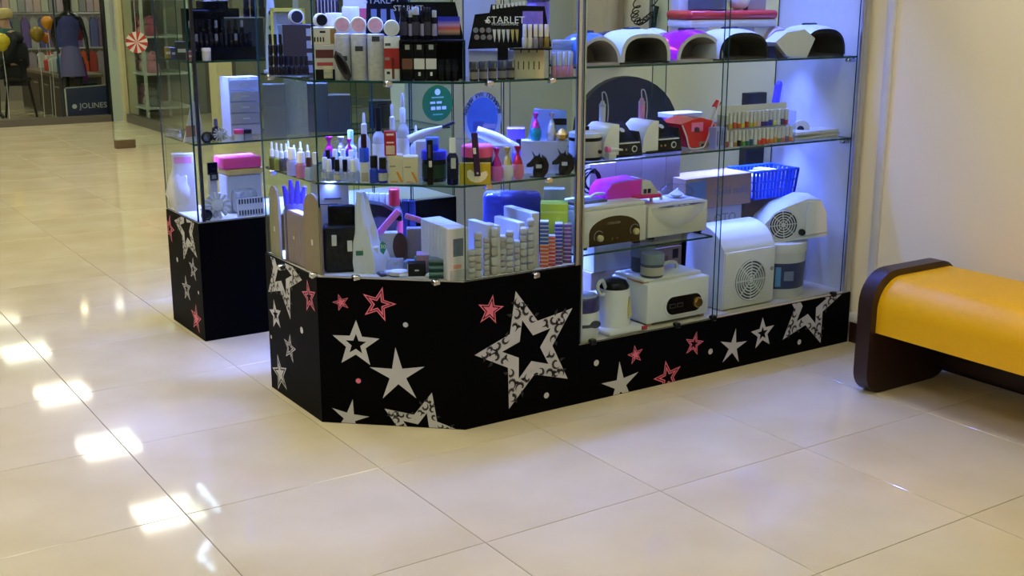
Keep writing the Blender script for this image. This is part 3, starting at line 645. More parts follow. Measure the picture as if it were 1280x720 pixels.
# ------------------------------------------------------------------ CORNER CASE, middle shelf
PALE = C(196, 206, 246, .25); WCAP = C(226, 228, 244, .3); BCAP = C(20, 18, 22, .3); CLB = clear_mat('clear_bottle_glass', (222, 226, 228), milk=.22, rough=.05)
for i, (px, ins) in enumerate(((341, .03), (347, .04), (353, .05), (359, .10))):
    P, k = pick(px, ZM, ins); bottle('dropper_bottle', ['olive dropper bottle with a white teat in the left wing', 'yellow-green dropper bottle with a white teat in the left wing', 'dark dropper bottle with a white teat in the left wing', 'brown low dropper bottle with a white teat in the left wing'][i], 'bottle', P, 34*k, 4.0*k, C(*[(74,80,30),(120,128,44),(30,34,36),(66,46,50)][i],.2), WCAP, .52, .55, tip=.3, seg=10)
for i, (px, h, ins) in enumerate(((362, 34, .16), (369, 30, .17), (377, 36, .18), (386, 34, .19))):
    P, k = pick(px, ZM, ins+.02); bottle('dropper_bottle', 'small clear dropper bottle with a pointed white tip in the rear row', 'bottle', P, h*k, 4.4*k, CLB, WCAP, .45, .5, tip=.25, group='clear pointed droppers in the left wing', seg=10)
for i, (px, w_, h, c_, lab) in enumerate(((366, 14, 26, (196,200,226), 'squat clear lilac bottle beside the dark droppers'), (377, 14, 24, (214,150,160), 'squat clear bottle with pink liquid'), (387, 11, 20, (190,210,214), 'squat clear bottle with a brown block cap'), (395, 9, 27, (180,186,190), 'slim clear bottle with a white cap by the glass corner'))):
    P, k = pick(px, ZM, .03+.006*i); bottle('squat_bottle', lab, 'bottle', P, (h+8)*k, w_*k/2, clear_mat('liquid_%d' % i, c_, milk=.4, milk_rgb=c_, rough=.08), C(70,44,36,.3) if i == 2 else WCAP, .40, .62, seg=14)
# clutch of polish bottles with black and white caps
caps = [(407,.07,0),(412,.03,0),(417,.08,1),(422,.03,1),(427,.09,0),(432,.035,1),(436,.09,0),(441,.03,0),(446,.06,0),(411,.13,1),(420,.14,0),(430,.15,0),(440,.14,0)]
for i, (px, ins, dk) in enumerate(caps):
    P, k = pick(px, ZM, ins)
    bottle('polish_bottle', 'small clear polish bottle with a '+('black' if dk else 'white')+' cap between the pink pots and the front glass', 'bottle', P, (28 if ins < .1 else 34)*k, 4.6*k, CLB, BCAP if dk else WCAP, .52, .62, group=('black' if dk else 'white')+'-capped polish bottles', seg=10, band=C(190,184,160,.4) if i % 3 == 0 else None)
GPK, GGD, GPU, GRD, GTL, GSV = glitter('pink_glitter', (226,40,150)), glitter('gold_glitter', (206,176,96)), glitter('purple_glitter', (96,60,190)), glitter('red_glitter', (206,36,44)), glitter('teal_glitter', (40,150,150)), glitter('silver_glitter', (200,196,190))
for i, (px, g1, g2, lab) in enumerate(((413, GPK, GPU, 'pink and purple'), (428, GSV, GTL, 'silver and teal'), (438, GPK, GPU, 'smaller pink and purple'))):
    P, k = pick(px, ZM, .22+.01*i); b_ = thing('riser_box', ['low white riser under the pink and purple pot', 'low white riser under the silver and teal pot', 'low white riser under the smaller pot'][i], 'box', P, facing(P)); MB().rbox(-.02,.02,-.02,.02,0,.03,.002,1).build('block', C(206,210,236,.4), b_); MB().box(-.019,.019,-.0208,-.0198,.004,.026).build('front_sheet', C(186,192,226,.4), b_)
    vase('glitter_pot', lab+' glitter pot shaped like a tied pouch behind the polish bottles', P+Vector((0,0,.03)), (34-3*(i == 2))*k, (8-2*(i == 2))*k, g1, g2)
P, k = pick(456.5, ZM, .03); t = carton('white_box', 'small white box carrying the blue polish bottle', 'box', P, 11*k, .035, 25*k, C(206,206,220,.45), None, [(C(170,160,150,.5),.1,.9,.05,.5,'label')])
bottle('polish_bottle', 'bright blue square polish bottle with a dark brown cap on the white box', 'bottle', P+Vector((.005,.012,25*k)), 35*k, 6*k, C(52,92,226,.2), C(52,26,30,.3), .48, .52, seg=4, shoulder=.92)
for i, (px, h, r, c_) in enumerate(((468, 34, 5.6, (30,60,190)), (479, 32, 5.6, (26,34,170)))):
    P, k = pick(px, ZM, .03); bottle('gel_bottle', ['blue bottle with a black ribbed cap beside the white box', 'deep blue bottle with a black cap beside the cream boxes'][i], 'bottle', P, h*k, r*k, C(*c_,.2), BCAP, .42, .75, band=C(170,180,230,.4) if i else None)
for i, (px, h, w_, ins, tip, cm, lab) in enumerate(((457, 76, 15, .22, .22, WCAP, 'white cone-tipped bottle behind the blue polish bottle'), (475, 82, 16, .23, 0, BCAP, 'milky bottle with a black pump'), (492, 86, 14, .24, .3, WCAP, 'slim milky bottle with a white nozzle'), (505, 102, 15, .20, .28, WCAP, 'tallest milky bottle with a white spray nozzle'), (521, 60, 16, .25, .15, WCAP, 'tapering milky bottle behind the cream boxes'), (440, 50, 15, .30, 0, C(170,220,214,.3), 'milky bottle with a pale green cap'))):
    P, k = pick(px, ZM, ins); t = bottle('milky_bottle', lab, 'bottle', P, h*k, w_*k/2, FROST, cm, .34, .42, tip=tip or None, band=C(214,220,246,.4) if i % 2 else None)
    if cm is BCAP: MB().tube([(0,0,h*k),(0,0,h*k+.010),(.028,0,h*k+.012)], .004, 8).build('pump_spout', BCAP, t)
P, k = pick(495, ZM, .035)
ca = carton('cream_box', 'cream box with an orange V, the one under the red box', 'box', P, 18*k, .055, 34*k, C(206,194,164,.5), None, [(C(110,100,80,.5),.1,.5,.60,.635,'lettering')])
P_, k_ = pick(514, ZM, .035); cb_ = carton('cream_box', 'cream box with an orange V beside the black stick packet', 'box', P_, 19*k_, .055, 33*k_, C(210,198,170,.5), None, [(C(110,100,80,.5),.1,.5,.60,.635,'lettering')])
for t_, k2 in ((ca, k), (cb_, k_)): MB().prism([(0,14*k2),(3*k2,14*k2),(8*k2,4*k2),(9*k2,1*k2),(6*k2,1*k2)], -.001, 0).build('orange_stroke', C(214,140,30,.4), t_); MB().box(-6*k2,2*k2,-.001,0,1*k2,2.4*k2).build('orange_line', C(214,140,30,.4), t_)
carton('red_box', 'small red box with a cream window on the cream boxes', 'box', P+Vector((-.012,.01,34*k)), 15*k, .04, 30*k, C(170,30,46,.4), None, [(C(206,180,160,.5),.14,.86,.06,.42,'window'),(C(226,200,206,.5),.2,.8,.84,.92,'lettering'),(C(226,200,206,.5),.2,.8,.52,.58,'lettering')])
P, k = pick(538, ZM, .012); carton('stick_packet', 'narrow black packet with a white price tag beside the blue-lidded tub', 'packet', P, 7.5*k, .012, 56*k, C(22,20,22,.25), None, [(C(200,200,206,.5),.3,.8,.40,.54,'price_tag'),(C(70,70,76,.4),.2,.6,.6,.9,'print')])
P, k = pick(543, ZM, .10); t = jar('powder_tub', 'large black tub with a blue screw lid', 'tub', P, 38*k, 15*k, C(26,30,30,.25), C(26,40,210,.3), .26, band=C(40,62,44,.4))
P2 = P+Vector((.0,.01,38*k)); jar('powder_tub', 'small round blue pot on top of the black tub', 'pot', P2, 16*k, 8*k, C(40,70,210,.3), C(70,110,230,.3), .5)
P, k = pick(531, ZM, .17); t = thing('dust_brush', 'soft white dust brush lying over the cream boxes', 'brush', P+Vector((0,0,.135)), facing(P)); MB().tube([(-.05,0,-.01),(.0,0,.012),(.06,0,.03)], [.014,.012,.005], 10).build('bristles', C(206,206,214,.7), t); MB().tube([(.055,0,.028),(.10,0,.045)], .005, 8).build('handle', C(40,40,50,.3), t)
MB().rbox(-.03,.03,-.02,.02,-.135,-.012,.003,1).build('holder', C(196,190,200,.4), t)
P, k = pick(566, ZM, .035); t = bottle('spray_bottle', 'dark navy spray bottle with a white nozzle', 'bottle', P, 58*k, 7.2*k, C(16,20,70,.2), WCAP, .30, .5, band=C(22,26,50,.3)); MB().box(-2*k,4*k,-7.6*k,-7.2*k,21*k,34*k).build('label_frame', C(170,180,210,.4), t)
# yellow packet, pink tub, dark stick
P, k = pick(597, ZM, .10); jar('powder_tub', 'black tub with a wide pink lid behind the yellow packet', 'tub', P, 44*k, 19*k, C(40,34,36,.3), M('pink_lid', (232,84,140), .3), .30)
P, k = pick(594, ZM, .012); t = carton('mask_packet', 'yellow packet with a white bean-shaped mask on it', 'packet', P, 39*k, .02, 27*k, C(170,150,24,.35), None)
bean = [(x*k, z*k) for x, z in ((-10,17),(-6,19),(-2,16),(4,14),(10,16),(14,17),(16,13),(13,7),(7,3),(0,2.5),(-6,5),(-10,10))]
MB().prism(bean, -.002, 0).build('mask_print', C(214,208,180,.5), t)
P, k = pick(597, ZM, -.002); t = carton('stick_packet', 'narrow plum-coloured packet leaning in front of the yellow packet', 'packet', P+Vector((0,0,11*k)), 8*k, .010, 54*k, C(52,36,62,.25), None, [(C(200,196,206,.5),.1,.55,.52,.66,'price_tag'),(C(180,176,190,.5),.4,.7,.05,.09,'print')]); t.rotation_euler.y = -.07
for i, (px, g1, g2, lab) in enumerate(((621, GPK, C(200,96,170,.4), 'hot pink'), (634, GGD, C(206,200,206,.4), 'gold and white'), (647, GRD, C(196,110,130,.4), 'red'))):
    P, k = pick(px, ZM, .045); vase('glitter_pot', lab+' glitter pot shaped like a tied pouch beside the dark horse-head brushes', P, 41*k, 8.2*k, g1, g2)
# unicorn-head brushes
UNI = M('iridescent_dark', (40,38,34), .25, .35, var=.7, scale=60)
def unicorn(px, lab):
    P, k = pick(px, ZM, .04); t = thing('novelty_brush', lab, 'brush', P, facing(P))
    head = [(-4,0),(5,0),(9,6),(11,14),(9,22),(4,26),(0,27),(-4,25),(-8,20),(-13,16),(-13,13),(-8,13),(-4,14),(-5,7)]
    MB().prism([(x*k, z*k) for x, z in head], -.011, .011).build('head', UNI, t)
    MB().prism([(x*k, z*k) for x, z in ((3,0),(9,1),(14,8),(15,16),(12,24),(6,28),(7,22),(9,15),(7,7))], -.016, .016).build('mane', C(30,28,26,.4), t)
    MB().prism([(-4*k,25*k),(-1.5*k,26.5*k),(-6.5*k,33*k)], -.004, .004).build('horn', C(60,60,66,.25), t); MB().prism([(1*k,26*k),(4*k,26*k),(3.5*k,31*k)], -.005, .005).build('ear', UNI, t)
    MB().box(-1*k,6*k,-.0125,-.011,12*k,16.5*k).build('price_tag', C(190,190,180,.5), t)
    MB().lathe([(9*k,0),(9*k,.003)], 16, sy=.6).build('foot', UNI, t)
unicorn(671, 'dark horned horse-head brush with its muzzle towards the red glitter pot'); unicorn(703, 'dark horned horse-head brush next to the chrome post')
P, k = pick(681, ZM, .11); rz = facing(P); rotm = Matrix.Translation(P) @ Matrix.Rotation(rz, 4, 'Z')
t = thing('card_display', 'pale blue leaning card display behind the horse-head brushes', 'display stand', P, rz)
MB().prism([(-30*k,0),(30*k,0),(26*k,76*k),(-14*k,78*k)], .06, .064).build('card', C(150,180,236,.4), t); MB().box(-30*k,28*k,0,.06,0,40*k).build('step', FROST, t)
MB().box(8*k,27*k,.056,.0595,58*k,66*k).build('black_label', C(18,18,22,.4), t)
vase('glitter_pot', 'teal glitter pot with a pink collar on the pale blue card display', rotm @ Vector((-12*k,.03,40*k)), 34*k, 7.5*k, GPK, GTL); vase('glitter_pot', 'silver glitter pot on the pale blue card display', rotm @ Vector((8*k,.03,40*k)), 34*k, 7*k, GSV, GSV)
t = thing('gold_bow', 'crumpled gold bow on the pale blue card display', 'ornament', rotm @ Vector((21*k,.02,40*k)), rz)
MB().lathe([(.004,0),(7*k,3*k),(8*k,8*k),(4*k,13*k),(.003,15*k)], 7, smooth=False).build('bow', M('gold_foil', (206,160,70), .3, .6, bump=.4), t); MB().box(-.012,.012,-.004,.004,0,.006).build('knot', M('gold_foil'), t)
# film rolls and bags at the rear
P, k = pick(618, ZM, .22); t = thing('film_roll', 'shiny roll of clear film lying behind the yellow packet', 'roll', P, facing(P)); MB().tube([(-22*k,0,52*k),(0,0,44*k),(28*k,.0,30*k)], [7*k,8*k,7*k], 14).build('roll', clear_mat('shiny_film', (222,226,228), milk=.35, rough=.06, bump=.8, ior=1.9), t); MB().rbox(-20*k,22*k,-.02,.03,0,36*k,.004,1).build('core_box', C(150,156,196,.4), t)
P, k = pick(645, ZM, .24); carton('purple_pack', 'violet pack tied with dark cord at the back pane', 'packet', P, 22*k, .05, 52*k, C(110,84,190,.35), None, [(C(40,36,50,.4),.5,.95,.5,.75,'cord_print')])
for i, (px, w_, h) in enumerate(((428, 20, 34), (448, 26, 30), (578, 22, 44))):
    P, k = pick(px, ZM, .34 if i < 2 else .24); t = MB().rbox(-w_*k/2,w_*k/2,0,.05,0,h*k,.006,2).build('clear_pack', FILM, None, P, facing(P)); tag(t, ['clear film pack behind the glitter pots', 'wide clear film pack behind the polish bottles', 'clear film pack behind the navy spray bottle'][i], 'packet')
# stickers on the rear pane
def sticker(cx, cy, rx, ry, y, name, lab, mat):
    Pc = on_plane(cx, cy, 1, y); kx = (on_plane(cx+rx, cy, 1, y)-on_plane(cx-rx, cy, 1, y)).x/2; kz = ry*mpp(Pc)*1.02
    t = thing(name, lab, 'sticker', Pc)
    MB().prism([(kx*math.cos(2*PI*q/32), kz*math.sin(2*PI*q/32)) for q in range(32)], -.0006, .0006).build('disc', mat, t); return t, kx, kz
t, kx, kz = sticker(547, 129, 19, 22, .590, 'round_sticker', 'green oval sticker with tiny white payment signs on the rear pane', C(18,104,40,.4))
SW = C(214,226,220,.5)
MB().lathe([(.011,0),(.011,.001)], 14).xf(Matrix.Translation((0,-.0006,kz*.62)) @ Matrix.Rotation(PI/2,4,'X')).build('emblem', SW, t)
for i in range(3): MB().box(-.027+.022*i,-.010+.022*i,-.0014,-.0006,-kz*.36,-kz*.18).build('payment_sign', SW, t)
for i in range(2): MB().box(-.03+.026*i,-.010+.026*i,-.0014,-.0006,-kz*.02,kz*.10).build('payment_sign', SW, t)
MB().box(-.024,.024,-.0014,-.0006,kz*.28,kz*.36).build('print_line', C(130,190,150,.5), t); MB().box(-.02,.02,-.0014,-.0006,-kz*.66,-kz*.58).build('print_line', C(90,170,120,.5), t)
t, kx, kz = sticker(603, 148, 24, 32, .590, 'round_sticker', 'blue oval sticker with a ring of lettering on the rear pane', C(150,152,176,.5))
MB().prism([(kx*.80*math.cos(2*PI*q/32), kz*.80*math.sin(2*PI*q/32)) for q in range(32)], -.0012, -.0004).build('picture', M('blue_hand_picture', (66,98,150), .5, var=.5, scale=14), t)
MB().box(-kx*.5,kx*.05,-.0018,-.0010,-kz*.45,-kz*.10).build('device_print', C(60,70,120,.5), t); MB().prism([(-kx*.1,-kz*.35),(kx*.66,-kz*.42),(kx*.70,-kz*.25),(kx*.1,-kz*.2)], -.002, -.0012).build('hand_print', C(150,130,150,.5), t)
msg = 'АКЦИЯ РУК ПОЛИРОВ'
for i, ch in enumerate(msg):
    if ch == ' ': continue
    a_ = PI*.92-(PI*.84)*i/(len(msg)-1)
    text_mesh(ch, .022, C(24,24,46,.5), 'letter', t, Matrix.Translation((kx*.90*math.cos(a_), -.0014, kz*.90*math.sin(a_))) @ Matrix.Rotation(PI/2,4,'X') @ Matrix.Rotation(a_-PI/2,4,'Z'))
# ------------------------------------------------------------------ CORNER CASE, floor of the case
TAN = C(150, 136, 112, .6)
for i, (px, h, w_, ins, c_, lab) in enumerate(((345, 88, 14, .03, (140,130,108), 'tan rounded board leaning at the far end of the left wing'), (392, 100, 14, .03, (128,116,92), 'tan rounded board by the glass corner'))):
    P, k = pick(px, ZD, ins); t = thing('rounded_board', lab, 'board', P, -PI/2+(.08 if i else -.1)); w2 = .055
    prof = [(-w2,0),(w2,0),(w2,h*k-w2*1.1)]+arc(0,h*k-w2*1.1,w2,.0,PI,10,w2*1.1)+[(-w2,h*k-w2*1.1)]
    MB().prism(prof, 0, .008).build('board', C(*c_,.6), t); MB().box(-.006,.004,-.001,0,h*k*.35,h*k*.42).build('price_tag', C(200,196,190,.5), t)
P, k = pick(370, ZD, .04); t = thing('ribbed_folder', 'mauve ribbed folder standing in the left wing', 'folder', P, -PI/2); 
MB().box(-.085,.085,0,.03,0,66*k).build('cover', C(150,132,138,.5), t)
for i in range(12): MB().tube([(-.078+.0142*i,-.001,.004),(-.078+.0142*i,-.001,66*k-.004)], .003, 6).build('rib', C(160,142,148,.5), t)
MB().box(-.004,.006,-.005,-.003,66*k*.48,66*k*.54).build('price_tag', C(206,202,200,.5), t)
P, k = pick(372, ZD, .10); t = thing('blue_glove', 'blue rubber glove bundle hanging above the mauve folder', 'glove', P, facing(P)); 
MB().rbox(-.035,.035,0,.03,0,.20,.008,2).build('pack', C(60,58,120,.4), t)
for i, (x, l_) in enumerate(((-.026,.07),(-.009,.09),(.009,.085),(.026,.065))): MB().tube([(x,.012,.19),(x*1.1,.012,.19+l_*.6),(x*1.35,.012,.19+l_)], [.011,.0105,.006], 10).build('finger', C(34,30,214,.3), t)
P, k = pick(427, ZD, .06); rz = facing(P)
t = thing('black_bag', 'black folded bag in clear film with two white tags', 'bag', P, rz); hh = 84*k; ww = 42*k
MB().rbox(-ww/2,ww/2,0,.05,0,hh*.70,.012,3).build('body', M('black_fabric', (14,13,15), .7, bump=.5, scale=40, spec=.1), t); MB().rbox(-ww*.34,ww*.46,.012,.05,hh*.62,hh,.010,3).build('upper_fold', M('black_fabric'), t)
MB().rbox(-ww*.52,ww*.52,-.006,.056,0,hh*.72,.012,3).build('film_wrap', FILM, t)
for x, z in ((-.02,.42),(.03,.33)): MB().box(x-.008,x+.008,-.010,-.0065,hh*z,hh*(z+.16)).build('white_tag', C(206,206,204,.5), t)
P, k = pick(416, ZD, .13); carton('hang_card', 'pale lilac hang card above the black bag', 'card', P, 46*k, .01, 108*k, C(190,188,224,.5), None, [(C(60,60,84,.5),.35,.8,.80,.815,'lettering'),(C(60,60,84,.5),.15,.7,.74,.75,'lettering')])
P, k = pick(464, ZD, .05); t = thing('plastic_bag', 'crumpled white plastic bag with a green location tag', 'bag', P, facing(P)); bag = MB(); n_ = 9
rr = random.Random(3); rows = []
for i in range(n_):
    z = i/(n_-1); wl = (20-15*z**1.4)*k*(1+.10*rr.uniform(-1,1)); row = []
    for q in range(14):
        a_ = 2*PI*q/14; fo = 1+.22*math.cos(5*a_+2.2*z)+.12*rr.uniform(-1,1); row.append((-10*k*z+wl*math.cos(a_)*fo, .05+.045*(1-.5*z)*math.sin(a_)*fo, 102*k*z+.012*rr.uniform(-1,1)*(0 < i < n_-1)))
    rows += row
bag.add(rows, [(i*14+q, i*14+(q+1) % 14, (i+1)*14+(q+1) % 14, (i+1)*14+q) for i in range(n_-1) for q in range(14)]+[tuple(range(13,-1,-1)), tuple(range((n_-1)*14, n_*14))], 0, True); bag.build('bag', FILMW, t)
MB().rbox(-12*k,11*k,.02,.07,.002,34*k,.006,1).build('contents', C(206,200,170,.6), t)
MB().prism([(18*k-6*k,30*k),(18*k-6*k,40*k),(21*k-6*k,43*k),(25*k-6*k,40*k),(25*k-6*k,32*k),(22*k-6*k,26*k)], -.012, -.010).build('green_tag', C(30,130,110,.4), t); text_mesh('30', .018, C(220,235,230,.5), 'lettering', t, face_front(15.6*k, -.0125, 36*k))
MB().box(-18*k,-9*k,-.006,-.004,25*k,31*k).build('green_label', C(40,110,90,.4), t)
P, k = pick(487, ZD, .14); t = thing('pink_tray', 'pink plastic sample bar leaning on the bag', 'tool', P, facing(P)); MB().rbox(-.055,.055,0,.018,-.010,.012,.004).xf(Matrix.Translation((0,0,.155)) @ Matrix.Rotation(-.85,4,'Y')).build('bar', C(226,120,206,.3), t); MB().box(-.03,.03,.0,.05,0,.12).build('box_below', C(180,176,210,.4), t)
P, k = pick(501, ZD, .13); t = thing('wood_paddle', 'dark brown oval paddle standing behind the scattered packs', 'paddle', P, facing(P)); MB().prism([(9*k*math.cos(2*PI*q/24), 30*k+17*k*math.sin(2*PI*q/24)) for q in range(24)], 0, .012).build('paddle', C(66,46,44,.4), t); MB().box(-3*k,3*k,0,.012,0,16*k).build('stem', C(66,46,44,.4), t); MB().box(-.02,.02,-.01,.03,0,.006).build('foot', C(66,46,44,.4), t)
P, k = pick(523, ZD, .16); t = thing('patterned_pen', 'pink and white patterned file lying across the packs', 'nail file', P, facing(P)); MB().rbox(-16*k,16*k,0,.014,-.009,.009,.004).xf(Matrix.Translation((0,0,62*k)) @ Matrix.Rotation(.32,4,'Y')).build('file', M('pink_zebra_print', (220,120,170), .4, var=.9, scale=120), t); MB().rbox(-14*k,14*k,.0,.05,0,50*k,.003,1).build('holder_box', C(120,112,122,.5), t)
for i in range(7):
    px = 453+7*i; P, k = pick(px, ZD, .33 if i < 6 else .31)
    bottle('liquid_bottle', 'clear bottle with a '+('white cap in the rear row of the case floor' if i < 6 else 'red cap in the rear row of the case floor'), 'bottle', P, (80 if i < 6 else 88)*k, (5.5 if i < 6 else 10)*k, CLB, WCAP if i < 6 else C(196,30,44,.3), .22, .6, group='white-capped clear bottles on the case floor' if i < 6 else None, band=C(190,60,80,.4) if i == 6 else None)
for i in range(3): P, k = pick(499+9*i, ZD, .40); carton('navy_box', 'small navy box standing behind the rear bottles', 'box', P, 8*k, .04, 66*k, C(26,36,70,.4), group='navy boxes behind the rear bottles')
P, k = pick(480, ZD, .21); t = thing('dark_tray', 'black curved tray lying behind the plastic bag', 'tray', P, facing(P)); MB().prism([(-24*k,66*k),(24*k,54*k),(24*k,60*k),(0,74*k),(-24*k,78*k)], 0, .07).build('tray', C(24,22,34,.3), t); MB().rbox(-18*k,18*k,.01,.06,0,60*k,.004,1).build('box_below', C(110,108,130,.5), t)
t = None
P, k = pick(499, ZD, .05); t = thing('white_disc', 'white oval sponge pad lying among the packs', 'pad', P, facing(P)); MB().lathe([(13*k,0),(14*k,.006),(13*k,.016),(.001,.019)], 22, sy=.8).build('pad', C(200,202,226,.5), t); MB().lathe([(14.6*k,.002),(14.6*k,.005)], 22, sy=.8).build('rim', C(60,60,70,.4), t)
P, k = pick(521, ZD, .035); t = carton('black_card_pack', 'black card pack with a white edge and tiny emblem', 'packet', P, 23*k, .05, 17*k, C(18,18,22,.4), None, [(C(206,206,214,.5),.0,1.0,.0,.06,'white_edge'),(C(206,206,214,.5),0,.04,0,1,'white_edge'),(C(190,190,200,.5),.4,.62,.46,.56,'emblem')])
P, k = pick(493, ZD, .11); carton('film_pack', 'crinkled silver pack lying behind the white pad', 'packet', P, 24*k, .05, 16*k, M('silver_film', (180,180,182), .25, .4, bump=.8, scale=50))
P, k = pick(531, ZD, .17); carton('blue_small_box', 'small blue striped box beside the row of white boxes', 'box', P, 12*k, .04, 42*k, C(44,58,190,.35), None, [(C(150,160,220,.5),.3,.4,.05,.8,'stripe'),(C(20,24,60,.5),.6,.7,.05,.8,'stripe')])
P, k = pick(548, ZD, .02)
for i in range(6):
    t = MB().rbox(-12*k,12*k,0,.05,0,.0105,.003,1).build('foam_pad', C(30,62,60,.7) if i < 5 and i % 2 == 0 else C(96,128,126,.7) if i < 5 else C(96,110,112,.6), None, P+Vector((0,0,.0108*i)), facing(P)); tag(t, ['lowest', 'second lowest', 'third', 'fourth', 'fifth', 'topmost pale'][i]+' thin dark green foam pad of the low stack' if i < 5 else 'topmost pale foam pad on the low dark stack', 'pad', 'stacked foam pads')
P, k = pick(534, ZD, .09); carton('pink_sheet_pack', 'pinkish clear sheet pack lying on the case floor', 'packet', P, 26*k, .06, 24*k, M('pinkish_sheet', (170,136,156), .3))
# row of white lamp boxes, running back from the glass corner
yb = .158; xa, xb = at_y(562, yb, ZD).x, at_y(586, yb, ZD).x; k = mpp((xa, yb, ZD))
for i in range(9):
    t = carton('file_box', 'white narrow box '+('with a clear window, first of the row at the glass corner' if i == 0 else 'in the row behind the windowed one'), 'box', Vector(((xa+xb)/2, yb+.0205*i, ZD)), xb-xa, .0195, (66+.35*i)*k, C(190,194,244,.45), 0, [(C(90,100,120,.3),.2,.72,.46,.80,'window'),(C(206,140,120,.5),.2,.62,.22,.30,'oval_logo'),(C(170,168,170,.5),.02,.98,.0,.2,'grey_foot')] if i == 0 else (), group='white narrow boxes in a row')
# standing packs of nail files and buffers, long side to the left
for px0, px1, top, y0, dp, c_, lab in ((610, 618, 281, .165, .125, (206,196,214), 'tall lilac pack of files first along the front'), (619, 626, 282, .16, .07, (196,188,206), 'slim pale pack of files'), (648, 656, 278, .17, .15, (208,200,216), 'wide violet pack of files with pale rolls in front'), (664, 674, 266, .17, .17, (196,184,210), 'tallest violet pack of files')):
    xa, xb = at_y(px0, y0, ZD).x, at_y(px1, y0, ZD).x; ht = on_plane((px0+px1)/2, top, 1, y0).z-ZD
    t = thing('file_pack', lab, 'packet', ((xa+xb)/2, y0, ZD)); w_ = (xb-xa)/2
    MB().rbox(-w_,w_,0,dp,0,ht,.002,1).build('pack', C(*c_,.45), t); MB().box(-w_*.9,w_*.9,-.001,.0,ht*.03,ht*.42).build('dim_lower_part', C(186,180,176,.6), t)  # grey lower front: the weaker light low on the packs, put into colour
rolls = [(590, 40, 9, .015), (598, 62, 10, .02), (608, 54, 8, .022), (618, 66, 9, .018), (628, 52, 9, .03), (637, 58, 10, .02), (646, 44, 8, .016), (654, 60, 9, .02), (663, 70, 9, .02)]
for i, (px, h, w_, ins) in enumerate(rolls):
    P, k = pick(px, ZD, ins); n_ = 5+i % 3; t = thing('buffer_roll', 'pale wrapped column of buffers in the front row by the glass', 'roll', P, facing(P), 'wrapped buffer columns in the front row'); hh = h*k*.92/n_
    for q in range(n_): MB().rbox(-w_*k/2,w_*k/2,0,.03,q*hh,(q+1)*hh-.0012,.004,1).build('buffer', [C(182,176,170,.6), C(186,178,200,.6), C(170,164,158,.6)][(i+q) % 3], t)
for i, (px, z0, z1, w_, c1, c2, lab) in enumerate(((680, 0, 58, 11, (206,92,44), (50,80,160), 'column of buffers, orange below and blue above'), (689, 0, 38, 10, (196,60,76), (214,90,70), 'short red column of buffers'), (698, 0, 52, 10, (90,60,150), (50,60,200), 'violet column of buffers'), (709, 0, 50, 10, (120,60,150), (130,80,180), 'purple column of buffers by the chrome post'))):
    P, k = pick(px, ZD, .03+.004*i); t = thing('buffer_column', lab+' with thin pale layers', 'roll', P, facing(P)); n_ = max(5, int(z1/4.6)); hh = z1*k/n_
    for q in range(n_):
        f = q/(n_-1); c_ = c1 if f < .5 else c2
        MB().rbox(-w_*k/2,w_*k/2,0,.035,q*hh,(q+.74)*hh,.002,1).build('buffer', C(*c_,.5), t); MB().box(-w_*k*.47,w_*k*.47,.001,.034,(q+.74)*hh,(q+1)*hh).build('layer', C(206,196,214,.6), t)
P, k = pick(692, ZD, .085); t = carton('green_pad_pack', 'lime green pad pack lying behind the coloured columns', 'packet', P, 34*k, .07, 74*k, C(190,214,60,.45), None, [(C(210,226,110,.5),0,1,.84,.87,'edge_line')])
P, k = pick(692, ZD, .19); carton('pale_blue_pack', 'pale blue pack behind the lime green pad pack', 'packet', P, 26*k, .05, 84*k, C(166,190,226,.4))
P, k = pick(640, ZD, .26); t = MB().rbox(-36*k,36*k,0,.09,0,80*k,.02,3).build('blue_bag', clear_mat('blue_poly_bag', (130,138,210), milk=.4, milk_rgb=(56,64,130), rough=.15, bump=.6), None, P, facing(P)); tag(t, 'translucent blue plastic bag lying on the violet packs', 'bag')

for i, (px, ins, w_, h, c_, lab) in enumerate(((488, .03, 16, 5, (150,150,176), 'flat silver-grey sachet beside the plastic bag'), (507, .025, 16, 4, (196,196,206), 'flat white sachet before the oval sponge pad'), (512, .10, 18, 14, (90,100,120), 'slate blue sachet behind the black card pack'), (505, .15, 22, 26, (120,112,120), 'grey film sachet behind the oval pad'), (526, .11, 14, 18, (60,110,90), 'green-edged sachet by the foam stack'), (536, .02, 10, 5, (206,204,200), 'flat cream sachet by the foam stack'), (480, .02, 10, 4, (60,60,70), 'flat dark sachet at the foot of the plastic bag'))):
    P, k = pick(px, ZD, ins); t = thing('sachet', lab, 'sachet', P, facing(P)+.3*math.sin(i*2.3)); MB().rbox(-w_*k/2,w_*k/2,0,.045,0,h*k,.004,1).build('sachet', C(*c_,.35), t); MB().box(-w_*k*.3,w_*k*.25,.008,.03,h*k,h*k+.0008).build('printed_panel', C(min(255,c_[0]+40),min(255,c_[1]+40),min(255,c_[2]+50),.4), t)
